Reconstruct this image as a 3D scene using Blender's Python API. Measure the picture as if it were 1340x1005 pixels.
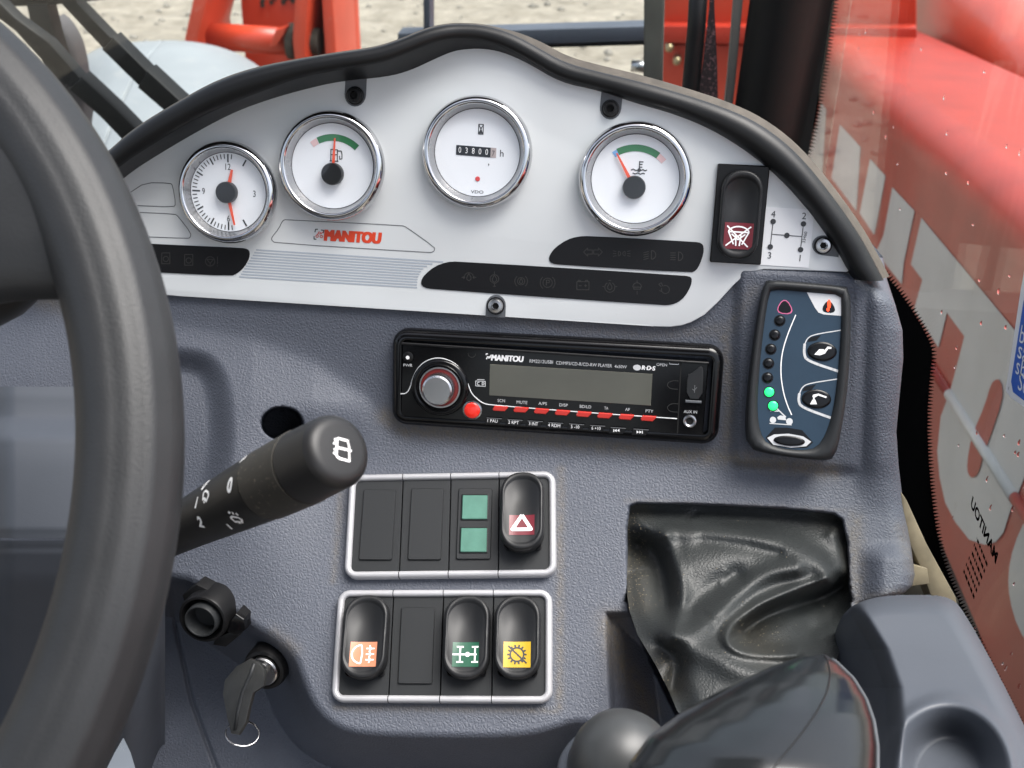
import bpy, bmesh, math, random
import numpy as np
from mathutils import Vector, Matrix
random.seed(7)
R = math.radians
for o in list(bpy.data.objects): bpy.data.objects.remove(o, do_unlink=True)
SC = bpy.context.scene
COL = SC.collection

# ---------------------------------------------------------------- camera
CAM = Vector((0, 0, 2.05)); YAW, PITCH, F = R(7.93), R(31.25), 1450.0
fwd = Vector((-math.sin(YAW)*math.cos(PITCH), math.cos(YAW)*math.cos(PITCH), -math.sin(PITCH)))
rgt = Vector((math.cos(YAW), math.sin(YAW), 0)); dwn = fwd.cross(rgt)
cd = bpy.data.cameras.new('camera'); cam = bpy.data.objects.new('camera', cd); COL.objects.link(cam)
m3 = Matrix((rgt, -dwn, -fwd)).transposed()
cam.matrix_world = Matrix.Translation(CAM) @ m3.to_4x4()
cd.sensor_width = 36; cd.lens = 36*F/1340; cd.clip_start = .01; cd.clip_end = 500
cd.dof.use_dof = True; cd.dof.focus_distance = .60; cd.dof.aperture_fstop = 17
SC.camera = cam

# ---------------------------------------------------------------- sky, sun, exposure
SUN_EL, SUN_AZ = R(68), R(82)      # azimuth from +Y towards +X
world = bpy.data.worlds.new('World'); SC.world = world; world.use_nodes = True
nt = world.node_tree; bg = nt.nodes['Background']
sky = nt.nodes.new('ShaderNodeTexSky'); sky.sky_type = 'NISHITA'; sky.sun_disc = False
sky.sun_elevation = SUN_EL; sky.sun_rotation = SUN_AZ; sky.dust_density = 5; sky.air_density = 1.0; sky.ozone_density = 1.0
hs = nt.nodes.new('ShaderNodeHueSaturation'); hs.inputs['Saturation'].default_value = .55
nt.links.new(sky.outputs[0], hs.inputs['Color']); nt.links.new(hs.outputs[0], bg.inputs[0]); bg.inputs[1].default_value = .088
sd = bpy.data.lights.new('sun', 'SUN'); sd.energy = 1.5; sd.angle = R(45); sd.color = (1, .985, .95)
sun = bpy.data.objects.new('sun', sd); COL.objects.link(sun)
sdir = Vector((math.sin(SUN_AZ)*math.cos(SUN_EL), math.cos(SUN_AZ)*math.cos(SUN_EL), math.sin(SUN_EL)))
sun.rotation_euler = (-sdir).to_track_quat('-Z', 'Y').to_euler()
SC.view_settings.view_transform = 'Standard'; SC.view_settings.look = 'None'
SC.view_settings.exposure = 2.0; SC.view_settings.gamma = 1
SC.render.engine = 'CYCLES'
try:
    SC.cycles.use_denoising = True; SC.cycles.max_bounces = 6; SC.cycles.transparent_max_bounces = 12
except Exception: pass

# ---------------------------------------------------------------- pixel rays and planes
def ray(px, py): return rgt*((px-670)/F) + dwn*((py-502.5)/F) + fwd
def pz(px, py, z): return CAM + ray(px, py)*z
class Pl:
    def __init__(s, o, U, V):
        s.o = Vector(o); s.U = Vector(U).normalized(); s.N = s.U.cross(Vector(V)).normalized(); s.V = s.N.cross(s.U)
    def at(s, px, py, h=0.0):
        d = ray(px, py); return CAM + d*((s.o + s.N*h - CAM).dot(s.N)/d.dot(s.N))
    def uv(s, px, py, h=0.0):
        q = s.at(px, py, h)-s.o; return (q.dot(s.U), q.dot(s.V))
    def P(s, u, v, h=0.0): return s.o + s.U*u + s.V*v + s.N*h
    def sub(s, px, py, a=None, b=None, h=0.0):
        o = s.at(px, py, h)
        U = (s.at(*b)-s.at(*a)) if a else s.U
        return Pl(o, U, s.N.cross(U))
    def rot(s, ax, ang):          # turn the frame about one of its own axes
        q = Matrix.Rotation(ang, 3, getattr(s, ax)); return Pl(s.o, q @ s.U, q @ s.V)
    def up(s, h): return Pl(s.o + s.N*h, s.U, s.V)
    def mat(s): return Matrix.Translation(s.o) @ Matrix((s.U, s.V, s.N)).transposed().to_4x4()
TA, TB = R(18.9), R(51.4)
A = Pl(pz(623, 200, .61), (1, 0, 0), (0, math.sin(TA), math.cos(TA)))
B = Pl(A.at(730, 592), (1, 0, 0), (0, math.sin(TB), math.cos(TB)))

# ---------------------------------------------------------------- objects
WM = {}
def empty(name, M, label, cat, group=None):
    o = bpy.data.objects.new(name, None); COL.objects.link(o); o.empty_display_size = .02
    if isinstance(M, Pl): M = M.mat()
    elif isinstance(M, Vector): M = Matrix.Translation(M)
    o.matrix_world = M; WM[o.name] = M.copy(); tag(o, label, cat, group); return o
def tag(o, label=None, cat=None, group=None, kind=None):
    if label: o['label'] = label
    if cat: o['category'] = cat
    if group: o['group'] = group
    if kind: o['kind'] = kind
    return o
def mk(name, vf, mat, parent=None, smooth=False, angle=None, label=None):
    vs, fs = vf
    me = bpy.data.meshes.new(name)
    M = WM[parent.name] if parent else Matrix.Identity(4)
    if parent is None:
        # put the origin at the thing's own place
        c = Vector((0, 0, 0))
        for v in vs: c += Vector(v)
        c /= max(1, len(vs)); c.z = min(v[2] for v in vs); M = Matrix.Translation(c)
    I = M.inverted()
    me.from_pydata([I @ Vector(v) for v in vs], [], fs); me.update()
    if smooth:
        me.polygons.foreach_set('use_smooth', [True]*len(me.polygons))
        if angle: me.set_sharp_from_angle(angle=R(angle))
    mats = mat if isinstance(mat, (list, tuple)) else [mat]
    for mm in mats: me.materials.append(mm)
    o = bpy.data.objects.new(name, me); COL.objects.link(o)
    if parent: o.parent = parent
    else: o.matrix_world = M
    WM[o.name] = M.copy()
    if label: o['label'] = label
    return o
def join(*vfs):
    V, Fc = [], []
    for v, f in vfs:
        n = len(V); V += list(v); Fc += [tuple(i+n for i in q) for q in f]
    return V, Fc
def loft(loops, closed=True, cap0=False, cap1=False, ring=False):
    V, Fc = [], []; n = len(loops[0])
    for l in loops: V += [Vector(p) for p in l]
    m = len(loops)
    for i in range(m if ring else m-1):
        a, b = i*n, ((i+1) % m)*n
        for j in range(n if closed else n-1):
            k = (j+1) % n; Fc.append((a+j, a+k, b+k, b+j))
    if cap0: Fc.append(tuple(range(n-1, -1, -1)))
    if cap1: Fc.append(tuple(range((m-1)*n, m*n)))
    return V, Fc
def rr(w, h, r, n=6):                  # rounded rectangle, counter-clockwise
    r = max(1e-5, min(r, w/2-1e-6, h/2-1e-6)); P = []
    for cx, cy, a0 in ((w/2-r, h/2-r, 0), (-w/2+r, h/2-r, 90), (-w/2+r, -h/2+r, 180), (w/2-r, -h/2+r, 270)):
        for i in range(n+1):
            a = R(a0+90*i/n); P.append((cx+r*math.cos(a), cy+r*math.sin(a)))
    return P
def rrloft(pl, w, h, r, prof, cu=0, cv=0, n=6, cap0=False, cap1=True, ring=False):   # prof: (inset, height)
    return loft([[pl.P(cu+u, cv+v, z) for u, v in rr(w-2*i, h-2*i, r-i, n)] for i, z in prof], True, cap0, cap1, ring)
def lathe(pl, prof, cu=0, cv=0, n=48, cap0=False, cap1=True, sx=1, sy=1, ring=False):
    return loft([[pl.P(cu+sx*r*math.cos(2*math.pi*i/n), cv+sy*r*math.sin(2*math.pi*i/n), z) for i in range(n)] for r, z in prof], True, cap0, cap1, ring)
def slab(pl, poly, h0, h1, bev=0, seg=2):         # poly in plane coordinates
    bm = bmesh.new(); vs = [bm.verts.new((u, v, h0)) for u, v in poly]
    f = bm.faces.new(vs); bm.normal_update()
    if f.normal.z < 0: f.normal_flip()
    ex = bmesh.ops.extrude_face_region(bm, geom=[f]); top = [e for e in ex['geom'] if isinstance(e, bmesh.types.BMVert)]
    for v in top: v.co.z = h1
    tf = [e for e in ex['geom'] if isinstance(e, bmesh.types.BMFace)][0]
    if bev: bmesh.ops.bevel(bm, geom=list(tf.edges), offset=bev, segments=seg, profile=.5, affect='EDGES')
    bmesh.ops.recalc_face_normals(bm, faces=bm.faces)
    bm.verts.index_update(); V = [pl.P(*v.co) for v in bm.verts]; Fc = [tuple(v.index for v in q.verts) for q in bm.faces]
    bm.free(); return V, Fc
def slabpx(pl, poly, h0, h1, bev=0, seg=2): return slab(pl, [pl.uv(x, y, h1) for x, y in poly], h0, h1, bev, seg)
def flat(pl, polys, h):
    V, Fc = [], []
    for p in polys:
        n = len(V); V += [pl.P(u, v, h) for u, v in p]; Fc.append(tuple(range(n, n+len(p))))
    return V, Fc
def flatpx(pl, polys, h): return flat(pl, [[pl.uv(x, y, h) for x, y in p] for p in polys], h)
def strokes2(paths, w, cap=8):                    # -> list of 2D polygons
    out = []
    for p in paths:
        for a, b in zip(p[:-1], p[1:]):
            dx, dy = b[0]-a[0], b[1]-a[1]; l = math.hypot(dx, dy)
            if l < 1e-9: continue
            nx, ny = -dy/l*w/2, dx/l*w/2
            out.append([(a[0]+nx, a[1]+ny), (a[0]-nx, a[1]-ny), (b[0]-nx, b[1]-ny), (b[0]+nx, b[1]+ny)])
        if cap:
            for a in p[1:-1]: out.append([(a[0]+w/2*math.cos(2*math.pi*i/cap), a[1]+w/2*math.sin(2*math.pi*i/cap)) for i in range(cap)])
    return out
def lines(pl, paths, w, h):                       # strokes given in plane coordinates; joints lie a hair apart
    pol = strokes2(paths, w); V, Fc = [], []
    for k, p in enumerate(pol):
        n = len(V); hh = h + (k % 7)*4e-6
        V += [pl.P(u, v, hh) for u, v in p]; Fc.append(tuple(range(n, n+len(p))))
    return V, Fc
def linespx(pl, paths, wpx, h):
    s = (pl.at(paths[0][0][0]+1, paths[0][0][1], h)-pl.at(*paths[0][0], h)).length
    return lines(pl, [[pl.uv(x, y, h) for x, y in p] for p in paths], wpx*s, h)
def arc(cx, cy, r, a0, a1, n=16, ry=None):
    ry = ry or r
    return [(cx+r*math.cos(R(a0+(a1-a0)*i/n)), cy+ry*math.sin(R(a0+(a1-a0)*i/n))) for i in range(n+1)]
def smoothpath(p, it=2, closed=False):
    for _ in range(it):
        q = [] if closed else [p[0]]
        rng = range(len(p)) if closed else range(len(p)-1)
        for i in rng:
            a, b = p[i], p[(i+1) % len(p)]
            q.append(tuple(.75*x+.25*y for x, y in zip(a, b))); q.append(tuple(.25*x+.75*y for x, y in zip(a, b)))
        if not closed: q.append(p[-1])
        p = q
    return p
def resample(p, n):
    d = [0]
    for a, b in zip(p[:-1], p[1:]): d.append(d[-1]+math.dist(a, b))
    out = []; k = 0
    for i in range(n):
        t = d[-1]*i/(n-1)
        while k < len(p)-2 and d[k+1] < t: k += 1
        f = (t-d[k])/max(1e-9, d[k+1]-d[k]); out.append(tuple(x+(y-x)*f for x, y in zip(p[k], p[k+1])))
    return out
def tube(pts, r, n=12, caps=True):
    pts = [Vector(p) for p in pts]; loops = []; up = None
    rs = r if isinstance(r, (list, tuple)) else [r]*len(pts)
    for i, p in enumerate(pts):
        t = (pts[min(i+1, len(pts)-1)]-pts[max(i-1, 0)]).normalized()
        if up is None: up = t.orthogonal().normalized()
        up = (up - t*up.dot(t)).normalized(); s = t.cross(up)
        loops.append([p+(up*math.cos(2*math.pi*j/n)+s*math.sin(2*math.pi*j/n))*rs[i] for j in range(n)])
    return loft(loops, True, caps, caps)
def boxw(c, sx, sy, sz, M=None, bev=.0, seg=2):
    bm = bmesh.new(); bmesh.ops.create_cube(bm, size=1)
    for v in bm.verts: v.co = Vector((v.co.x*sx, v.co.y*sy, v.co.z*sz))
    if bev: bmesh.ops.bevel(bm, geom=list(bm.edges), offset=bev, segments=seg, profile=.5, affect='EDGES')
    bm.verts.index_update(); c = Vector(c)
    V = [c+((M @ v.co) if M else v.co) for v in bm.verts]; Fc = [tuple(v.index for v in f.verts) for f in bm.faces]
    bm.free(); return V, Fc
_tc = {}
def textraw(s, bold=0.0):
    k = (s, bold)
    if k in _tc: return _tc[k]
    c = bpy.data.curves.new('t', 'FONT'); c.body = s; c.size = 1; c.offset = bold; c.resolution_u = 3; c.fill_mode = 'FRONT'
    o = bpy.data.objects.new('t', c); COL.objects.link(o)
    dg = bpy.context.evaluated_depsgraph_get(); me = bpy.data.meshes.new_from_object(o.evaluated_get(dg))
    V = [(v.co.x, v.co.y) for v in me.vertices]; Fc = [tuple(p.vertices) for p in me.polygons]
    bpy.data.objects.remove(o); bpy.data.curves.remove(c); bpy.data.meshes.remove(me)
    x0 = min(v[0] for v in V); x1 = max(v[0] for v in V)
    _tc[k] = ([(v[0]-x0, v[1]) for v in V], Fc, x1-x0); return _tc[k]
def text2(s, p0, p1, cap, bold=0., shear=0., mirror=False):     # plane coordinates: baseline ends and capital height
    V, Fc, w = textraw(s, bold); dx, dy = p1[0]-p0[0], p1[1]-p0[1]; L = math.hypot(dx, dy); ex, ey = dx/L, dy/L
    sc = L/w; sv = cap/.70
    return [(p0[0]+ex*(v[0]*sc+shear*v[1]*sv)-ey*v[1]*sv, p0[1]+ey*(v[0]*sc+shear*v[1]*sv)+ex*v[1]*sv) for v in V], Fc
def textpx(pl, s, a, b, cappx, h, bold=0., shear=0.):
    p0, p1 = pl.uv(*a, h), pl.uv(*b, h); sc = math.dist(p0, p1)/math.dist(a, b)
    V, Fc = text2(s, p0, p1, cappx*sc, 0, shear)
    if bold < .03: return [pl.P(u, v, h) for u, v in V], Fc
    k = cappx*sc*bold*2.2; out = []
    for i, (du, dv) in enumerate(((-1, -.5), (-.5, .5), (0, -.5), (.5, .5), (1, -.5), (1, .5), (-1, .5))): out.append(([pl.P(u+du*k, v+dv*k, h+i*1.2e-5) for u, v in V], Fc))
    return join(*out)
def textc(pl, s, cu, cv, cap, h, bold=0., shear=0., wide=1.0):  # centred at a point of the plane
    V, Fc, w = textraw(s, bold); sc = cap/.70
    return [pl.P(cu+(v[0]-w/2)*sc*wide+shear*v[1]*sc, cv+v[1]*sc-cap/2, h) for v in V], Fc

# ---------------------------------------------------------------- materials
def mat(name, col, rough=.5, metal=0., spec=.5, grain=None, vary=0., vscale=40, dust=None, coat=0., emit=None, estr=0., rvary=0., attr=None, alpha=None):
    m = bpy.data.materials.new(name); m.use_nodes = True; n = m.node_tree.nodes; L = m.node_tree.links
    p = n['Principled BSDF']; c4 = (*col, 1)
    p.inputs['Base Color'].default_value = c4; p.inputs['Roughness'].default_value = rough; p.inputs['Metallic'].default_value = metal
    p.inputs['Specular IOR Level'].default_value = spec; p.inputs['Coat Weight'].default_value = coat; p.inputs['Coat Roughness'].default_value = .08
    tc = n.new('ShaderNodeTexCoord'); src = None
    if vary:
        t = n.new('ShaderNodeTexNoise'); t.inputs['Scale'].default_value = vscale; t.inputs['Detail'].default_value = 6; L.new(tc.outputs['Object'], t.inputs['Vector'])
        mx = n.new('ShaderNodeMix'); mx.data_type = 'RGBA'; mx.inputs[6].default_value = (*[x*(1-vary) for x in col], 1); mx.inputs[7].default_value = (*[min(1, x*(1+vary)) for x in col], 1)
        cr = n.new('ShaderNodeMapRange'); cr.inputs[1].default_value = .3; cr.inputs[2].default_value = .7; L.new(t.outputs[0], cr.inputs[0]); L.new(cr.outputs[0], mx.inputs[0]); src = mx.outputs[2]
    if dust:                                  # (colour, scale, threshold, softness) fine specks
        t = n.new('ShaderNodeTexNoise'); t.inputs['Scale'].default_value = dust[1]; t.inputs['Detail'].default_value = 8; t.inputs['Roughness'].default_value = .7; L.new(tc.outputs['Object'], t.inputs['Vector'])
        mr = n.new('ShaderNodeMapRange'); mr.inputs[1].default_value = dust[2]; mr.inputs[2].default_value = dust[2]+dust[3]; L.new(t.outputs[0], mr.inputs[0])
        mx = n.new('ShaderNodeMix'); mx.data_type = 'RGBA'; L.new(mr.outputs[0], mx.inputs[0]); mx.inputs[7].default_value = (*dust[0], 1)
        if src: L.new(src, mx.inputs[6])
        else: mx.inputs[6].default_value = c4
        src = mx.outputs[2]
    if attr:                                  # dirt laid down along edges: colour attribute
        a = n.new('ShaderNodeVertexColor'); a.layer_name = attr[0]
        t = n.new('ShaderNodeTexNoise'); t.inputs['Scale'].default_value = 260; t.inputs['Detail'].default_value = 8; t.inputs['Roughness'].default_value = .75; L.new(tc.outputs['Object'], t.inputs['Vector'])
        mr = n.new('ShaderNodeMapRange'); mr.inputs[1].default_value = .25; mr.inputs[2].default_value = .8; L.new(t.outputs[0], mr.inputs[0])
        mu = n.new('ShaderNodeMath'); mu.operation = 'MULTIPLY'; L.new(a.outputs[0], mu.inputs[0]); L.new(mr.outputs[0], mu.inputs[1])
        mx = n.new('ShaderNodeMix'); mx.data_type = 'RGBA'; L.new(mu.outputs[0], mx.inputs[0]); mx.inputs[7].default_value = (*attr[1], 1)
        if src: L.new(src, mx.inputs[6])
        else: mx.inputs[6].default_value = c4
        src = mx.outputs[2]
    if src: L.new(src, p.inputs['Base Color'])
    if rvary:
        t = n.new('ShaderNodeTexNoise'); t.inputs['Scale'].default_value = 60; t.inputs['Detail'].default_value = 5; L.new(tc.outputs['Object'], t.inputs['Vector'])
        mr = n.new('ShaderNodeMapRange'); mr.inputs[3].default_value = rough-rvary; mr.inputs[4].default_value = rough+rvary; L.new(t.outputs[0], mr.inputs[0]); L.new(mr.outputs[0], p.inputs['Roughness'])
    if grain:                                 # (kind, scale, depth, strength)
        kind, sc, dep, st = grain
        if kind == 'leather':
            v = n.new('ShaderNodeTexVoronoi'); v.feature = 'DISTANCE_TO_EDGE'; v.inputs['Scale'].default_value = sc
            w = n.new('ShaderNodeTexNoise'); w.inputs['Scale'].default_value = sc*.5; w.inputs['Detail'].default_value = 3; L.new(tc.outputs['Object'], w.inputs['Vector'])
            ad = n.new('ShaderNodeVectorMath'); ad.operation = 'MULTIPLY_ADD'; L.new(w.outputs[1], ad.inputs[0]); ad.inputs[1].default_value = (1.4/sc,)*3; L.new(tc.outputs['Object'], ad.inputs[2]); L.new(ad.outputs[0], v.inputs['Vector'])
            mr = n.new('ShaderNodeMapRange'); mr.inputs[1].default_value = 0; mr.inputs[2].default_value = .35; L.new(v.outputs['Distance'], mr.inputs[0]); hgt = mr.outputs[0]
        else:
            t = n.new('ShaderNodeTexNoise'); t.inputs['Scale'].default_value = sc; t.inputs['Detail'].default_value = 4; L.new(tc.outputs['Object'], t.inputs['Vector']); hgt = t.outputs[0]
        b = n.new('ShaderNodeBump'); b.inputs['Distance'].default_value = dep; b.inputs['Strength'].default_value = st; L.new(hgt, b.inputs['Height']); L.new(b.outputs[0], p.inputs['Normal'])
    if emit: p.inputs['Emission Color'].default_value = (*emit, 1); p.inputs['Emission Strength'].default_value = estr
    return m
def glassmat(name, tint=(.96, .98, .97), film=0.0, filmcol=(.6, .58, .55), fscale=30, refl=1.0):
    m = bpy.data.materials.new(name); m.use_nodes = True; n = m.node_tree.nodes; L = m.node_tree.links
    n.remove(n['Principled BSDF']); out = n['Material Output']
    tr = n.new('ShaderNodeBsdfTransparent'); tr.inputs[0].default_value = (*tint, 1)
    gl = n.new('ShaderNodeBsdfGlossy'); gl.inputs['Roughness'].default_value = .02
    fr = n.new('ShaderNodeFresnel'); ge = n.new('ShaderNodeNewGeometry'); mi = n.new('ShaderNodeMapRange'); mi.inputs[3].default_value = 1.45; mi.inputs[4].default_value = 1/1.45   # thin sheet: both faces meet air
    L.new(ge.outputs['Backfacing'], mi.inputs[0]); L.new(mi.outputs[0], fr.inputs[0])
    mu = n.new('ShaderNodeMath'); mu.operation = 'MULTIPLY'; mu.inputs[1].default_value = refl; L.new(fr.outputs[0], mu.inputs[0])
    mx = n.new('ShaderNodeMixShader'); L.new(mu.outputs[0], mx.inputs[0]); L.new(tr.outputs[0], mx.inputs[1]); L.new(gl.outputs[0], mx.inputs[2]); last = mx.outputs[0]
    if film:
        df = n.new('ShaderNodeBsdfDiffuse'); df.inputs[0].default_value = (*filmcol, 1)
        tc = n.new('ShaderNodeTexCoord'); t = n.new('ShaderNodeTexNoise'); t.inputs['Scale'].default_value = fscale; t.inputs['Detail'].default_value = 6; L.new(tc.outputs['Object'], t.inputs['Vector'])
        mr = n.new('ShaderNodeMapRange'); mr.inputs[1].default_value = .3; mr.inputs[2].default_value = .75; mr.inputs[3].default_value = film*.4; mr.inputs[4].default_value = film*1.5; L.new(t.outputs[0], mr.inputs[0])
        m2 = n.new('ShaderNodeMixShader'); L.new(mr.outputs[0], m2.inputs[0]); L.new(last, m2.inputs[1]); L.new(df.outputs[0], m2.inputs[2]); last = m2.outputs[0]
    L.new(last, out.inputs['Surface']); return m
M = {}
M['dash'] = mat('grained_dash_plastic', (.070, .078, .099), .58, grain=('leather', 500, .00035, .55), vary=.05, vscale=25, attr=('dirt', (.16, .12, .058)))
M['smoothgrey'] = mat('smooth_grey_plastic', (.052, .059, .072), .52, grain=('noise', 900, .0001, .3), vary=.07, vscale=18, rvary=.06)
M['fascia'] = mat('silver_fascia', (.60, .625, .63), .45, vary=.03, vscale=22, dust=((.42, .38, .30), 160, .70, .12), rvary=.05)
M['rim'] = mat('black_trim', (.006, .0065, .0072), .46, spec=.35, grain=('noise', 1500, .00008, .4), rvary=.08)
M['dusty'] = mat('dusty_trim', (.07, .06, .048), .8, vary=.25, vscale=120)
M['black'] = mat('black_plastic', (.006, .006, .0065), .38, spec=.3, grain=('noise', 2500, .00004, .4), rvary=.06, dust=((.12, .11, .09), 900, .72, .06))
M['gloss'] = mat('gloss_black', (.003, .003, .0035), .16, spec=.35, rvary=.05, dust=((.12, .115, .1), 1400, .74, .05))
M['strip'] = mat('warning_strip_black', (.004, .004, .005), .4, spec=.3)
M['ghost'] = mat('unlit_symbol', (.03, .03, .029), .5, spec=.3)
M['plate'] = mat('matt_black_plate', (.016, .0175, .019), .5, spec=.35, grain=('noise', 1800, .00006, .4), dust=((.12, .11, .09), 700, .73, .06))
M['rock'] = mat('rocker_black', (.008, .0085, .0095), .46, spec=.4, rvary=.07, dust=((.16, .145, .12), 1100, .73, .05))
M['silver'] = mat('silver_paint', (.40, .40, .415), .36, metal=.2, rvary=.05, dust=((.3, .26, .2), 500, .70, .08))
M['chrome'] = mat('chrome', (.56, .56, .57), .07, metal=1.0)
M['steel'] = mat('brushed_steel', (.46, .46, .465), .28, metal=1.0, rvary=.08)
M['dial'] = mat('white_dial', (.80, .83, .86), .45)
M['dark'] = mat('dark_print', (.03, .032, .036), .5)
M['line'] = mat('fine_grey_line', (.13, .135, .14), .5)
M['stripe'] = mat('stripe_blue_grey', (.33, .37, .42), .5)
M['tab'] = mat('grey_tab', (.09, .097, .107), .5)
M['red'] = mat('logo_red', (.60, .05, .015), .45)
M['needle'] = mat('needle_red', (.75, .09, .04), .4)
M['green'] = mat('scale_green', (.035, .19, .075), .45)
M['pink'] = mat('scale_pink', (.75, .52, .52), .45)
M['sblue'] = mat('scale_blue', (.2, .42, .75), .45)
M['white'] = mat('white_print', (.82, .82, .82), .5)
M['print'] = mat('grey_white_print', (.55, .56, .57), .5)
M['hub'] = mat('gauge_hub', (.012, .013, .014), .32)
M['lcd'] = mat('display_glass', (.085, .085, .07), .2, vary=.18, vscale=18)
M['redbtn'] = mat('red_button', (.5, .02, .012), .3, coat=.4)
M['redlit'] = mat('bright_red_button', (.62, .02, .012), .25, coat=.5, emit=(1, .03, .01), estr=.06)
M['darkred'] = mat('dark_red_ring', (.16, .012, .01), .35)
M['overlay'] = mat('blue_overlay', (.021, .042, .068), .45, spec=.3, grain=('noise', 1400, .00005, .4), vary=.06, vscale=60)
M['ledoff'] = mat('dark_led', (.004, .0045, .0055), .3, spec=.3)
M['ledon'] = mat('lit_green_led', (.02, .55, .15), .3, emit=(.02, .85, .18), estr=.42)
M['ledred'] = mat('lit_red_lamp', (.5, .02, .01), .3, emit=(1, .07, .01), estr=.5)
M['magenta'] = mat('magenta_print', (.55, .12, .25), .5)
M['maroon'] = mat('maroon_label', (.13, .01, .018), .35)
M['orangel'] = mat('orange_label', (.52, .20, .11), .42)
M['greenl'] = mat('green_label', (.008, .075, .04), .4)
M['yellowl'] = mat('yellow_label', (.46, .29, .014), .42)
M['lens'] = mat('green_lens', (.075, .19, .145), .35, grain=('noise', 500, .0002, .4), vary=.12, vscale=150)
M['rubber'] = mat('black_rubber_boot', (.016, .0185, .0188), .52, grain=('leather', 520, .00028, .45), vary=.12, vscale=30, attr=('dirt', (.055, .047, .031)), rvary=.07)
M['knob'] = mat('glossy_knob', (.009, .0105, .0115), .16, spec=.45, vary=.1, vscale=30)
M['matknob'] = mat('worn_knob', (.034, .036, .037), .42, vary=.2, vscale=60, rvary=.1)
M['wheel'] = mat('wheel_foam', (.016, .017, .0185), .5, spec=.4, grain=('noise', 900, .00022, .5), vary=.1, vscale=60, rvary=.05)
M['stalk'] = mat('stalk_black', (.008, .008, .008), .42, spec=.35, dust=((.14, .125, .09), 420, .70, .08), rvary=.08)
M['stalkcap'] = mat('stalk_cap', (.011, .011, .0115), .46, spec=.4)
M['dirtyrib'] = mat('dirty_ribbed', (.022, .020, .016), .55, dust=((.12, .105, .075), 500, .58, .1))
M['pillar'] = mat('pillar_black', (.004, .004, .004), .55, spec=.25, rvary=.08)
M['void'] = mat('black_void', (.004, .004, .004), .9)
M['frit'] = mat('ceramic_frit', (.005, .005, .005), .9, spec=.0)
M['beige'] = mat('dusty_sill', (.17, .14, .09), .85, vary=.3, vscale=60, dust=((.12, .1, .06), 120, .6, .1))
M['redpaint'] = mat('red_machine_paint', (.50, .055, .024), .35, coat=.1, vary=.1, vscale=6, dust=((.45, .25, .19), 26, .62, .25))
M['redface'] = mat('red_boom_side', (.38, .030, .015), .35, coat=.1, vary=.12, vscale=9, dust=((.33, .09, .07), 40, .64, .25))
M['boomwhite'] = mat('white_lettering', (.58, .585, .57), .45, vary=.06, vscale=8, dust=((.40, .36, .30), 25, .60, .2))
M['fender'] = mat('grey_fender', (.20, .215, .225), .45, vary=.12, vscale=5, dust=((.32, .32, .30), 12, .55, .3))
M['wiper'] = mat('wiper_black', (.004, .0045, .0045), .5, spec=.25, dust=((.3, .3, .28), 160, .74, .05))
M['bar'] = mat('blue_grey_bar', (.055, .065, .085), .5, vary=.15, vscale=12)
M['post'] = mat('dusty_post', (.13, .125, .11), .7, vary=.2, vscale=14)
M['mud'] = mat('mud', (.05, .045, .035), .9, vary=.5, vscale=60)
M['blue'] = mat('sticker_blue', (.012, .11, .52), .4)
M['brass'] = mat('brass_fitting', (.35, .30, .18), .35, metal=.8)
M['gauge_glass'] = glassmat('gauge_glass', (1, 1, 1), refl=1.0)
M['glass'] = glassmat('side_glass', (.93, .95, .94), film=.004, filmcol=(.62, .55, .52), fscale=9, refl=.3)
M['wscreen'] = glassmat('windscreen_glass', (.95, .97, .96), film=.002, filmcol=(.7, .69, .65), fscale=7)
M['roof'] = mat('light_block_dark', (.06, .06, .062), .8)  # dark finish of the panels added around the cab to block light
# ================================================================ ground outside
def ground_mat():
    m = mat('sandy_gravel', (.42, .37, .29), .95); n = m.node_tree.nodes; L = m.node_tree.links; p = n['Principled BSDF']
    tc = n.new('ShaderNodeTexCoord'); cols = []
    a = n.new('ShaderNodeTexNoise'); a.inputs['Scale'].default_value = 3; a.inputs['Detail'].default_value = 10; a.inputs['Roughness'].default_value = .75
    b = n.new('ShaderNodeTexVoronoi'); b.inputs['Scale'].default_value = 16
    for t in (a, b): L.new(tc.outputs['Object'], t.inputs['Vector'])
    r = n.new('ShaderNodeValToRGB'); e = r.color_ramp.elements; e[0].position = .32; e[0].color = (.15, .13, .10, 1); e[1].position = .68; e[1].color = (.31, .28, .23, 1); L.new(a.outputs[0], r.inputs[0])
    mx = n.new('ShaderNodeMix'); mx.data_type = 'RGBA'; mx.blend_type = 'MULTIPLY'; mx.inputs[0].default_value = .5
    r2 = n.new('ShaderNodeMapRange'); r2.inputs[3].default_value = .55; r2.inputs[4].default_value = 1.2; L.new(b.outputs['Color'], r2.inputs[0])
    L.new(r.outputs[0], mx.inputs[6]); L.new(r2.outputs[0], mx.inputs[7]); L.new(mx.outputs[2], p.inputs['Base Color'])
    bp = n.new('ShaderNodeBump'); bp.inputs['Distance'].default_value = .03; bp.inputs['Strength'].default_value = .9; L.new(a.outputs[0], bp.inputs['Height']); L.new(bp.outputs[0], p.inputs['Normal'])
    return m
g = mk('ground', ([(-150, -150, 0), (150, -150, 0), (150, 150, 0), (-150, 150, 0)], [(0, 1, 2, 3)]), ground_mat())
tag(g, 'pale sandy gravel yard seen through the windscreen', 'ground', kind='structure')
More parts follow.
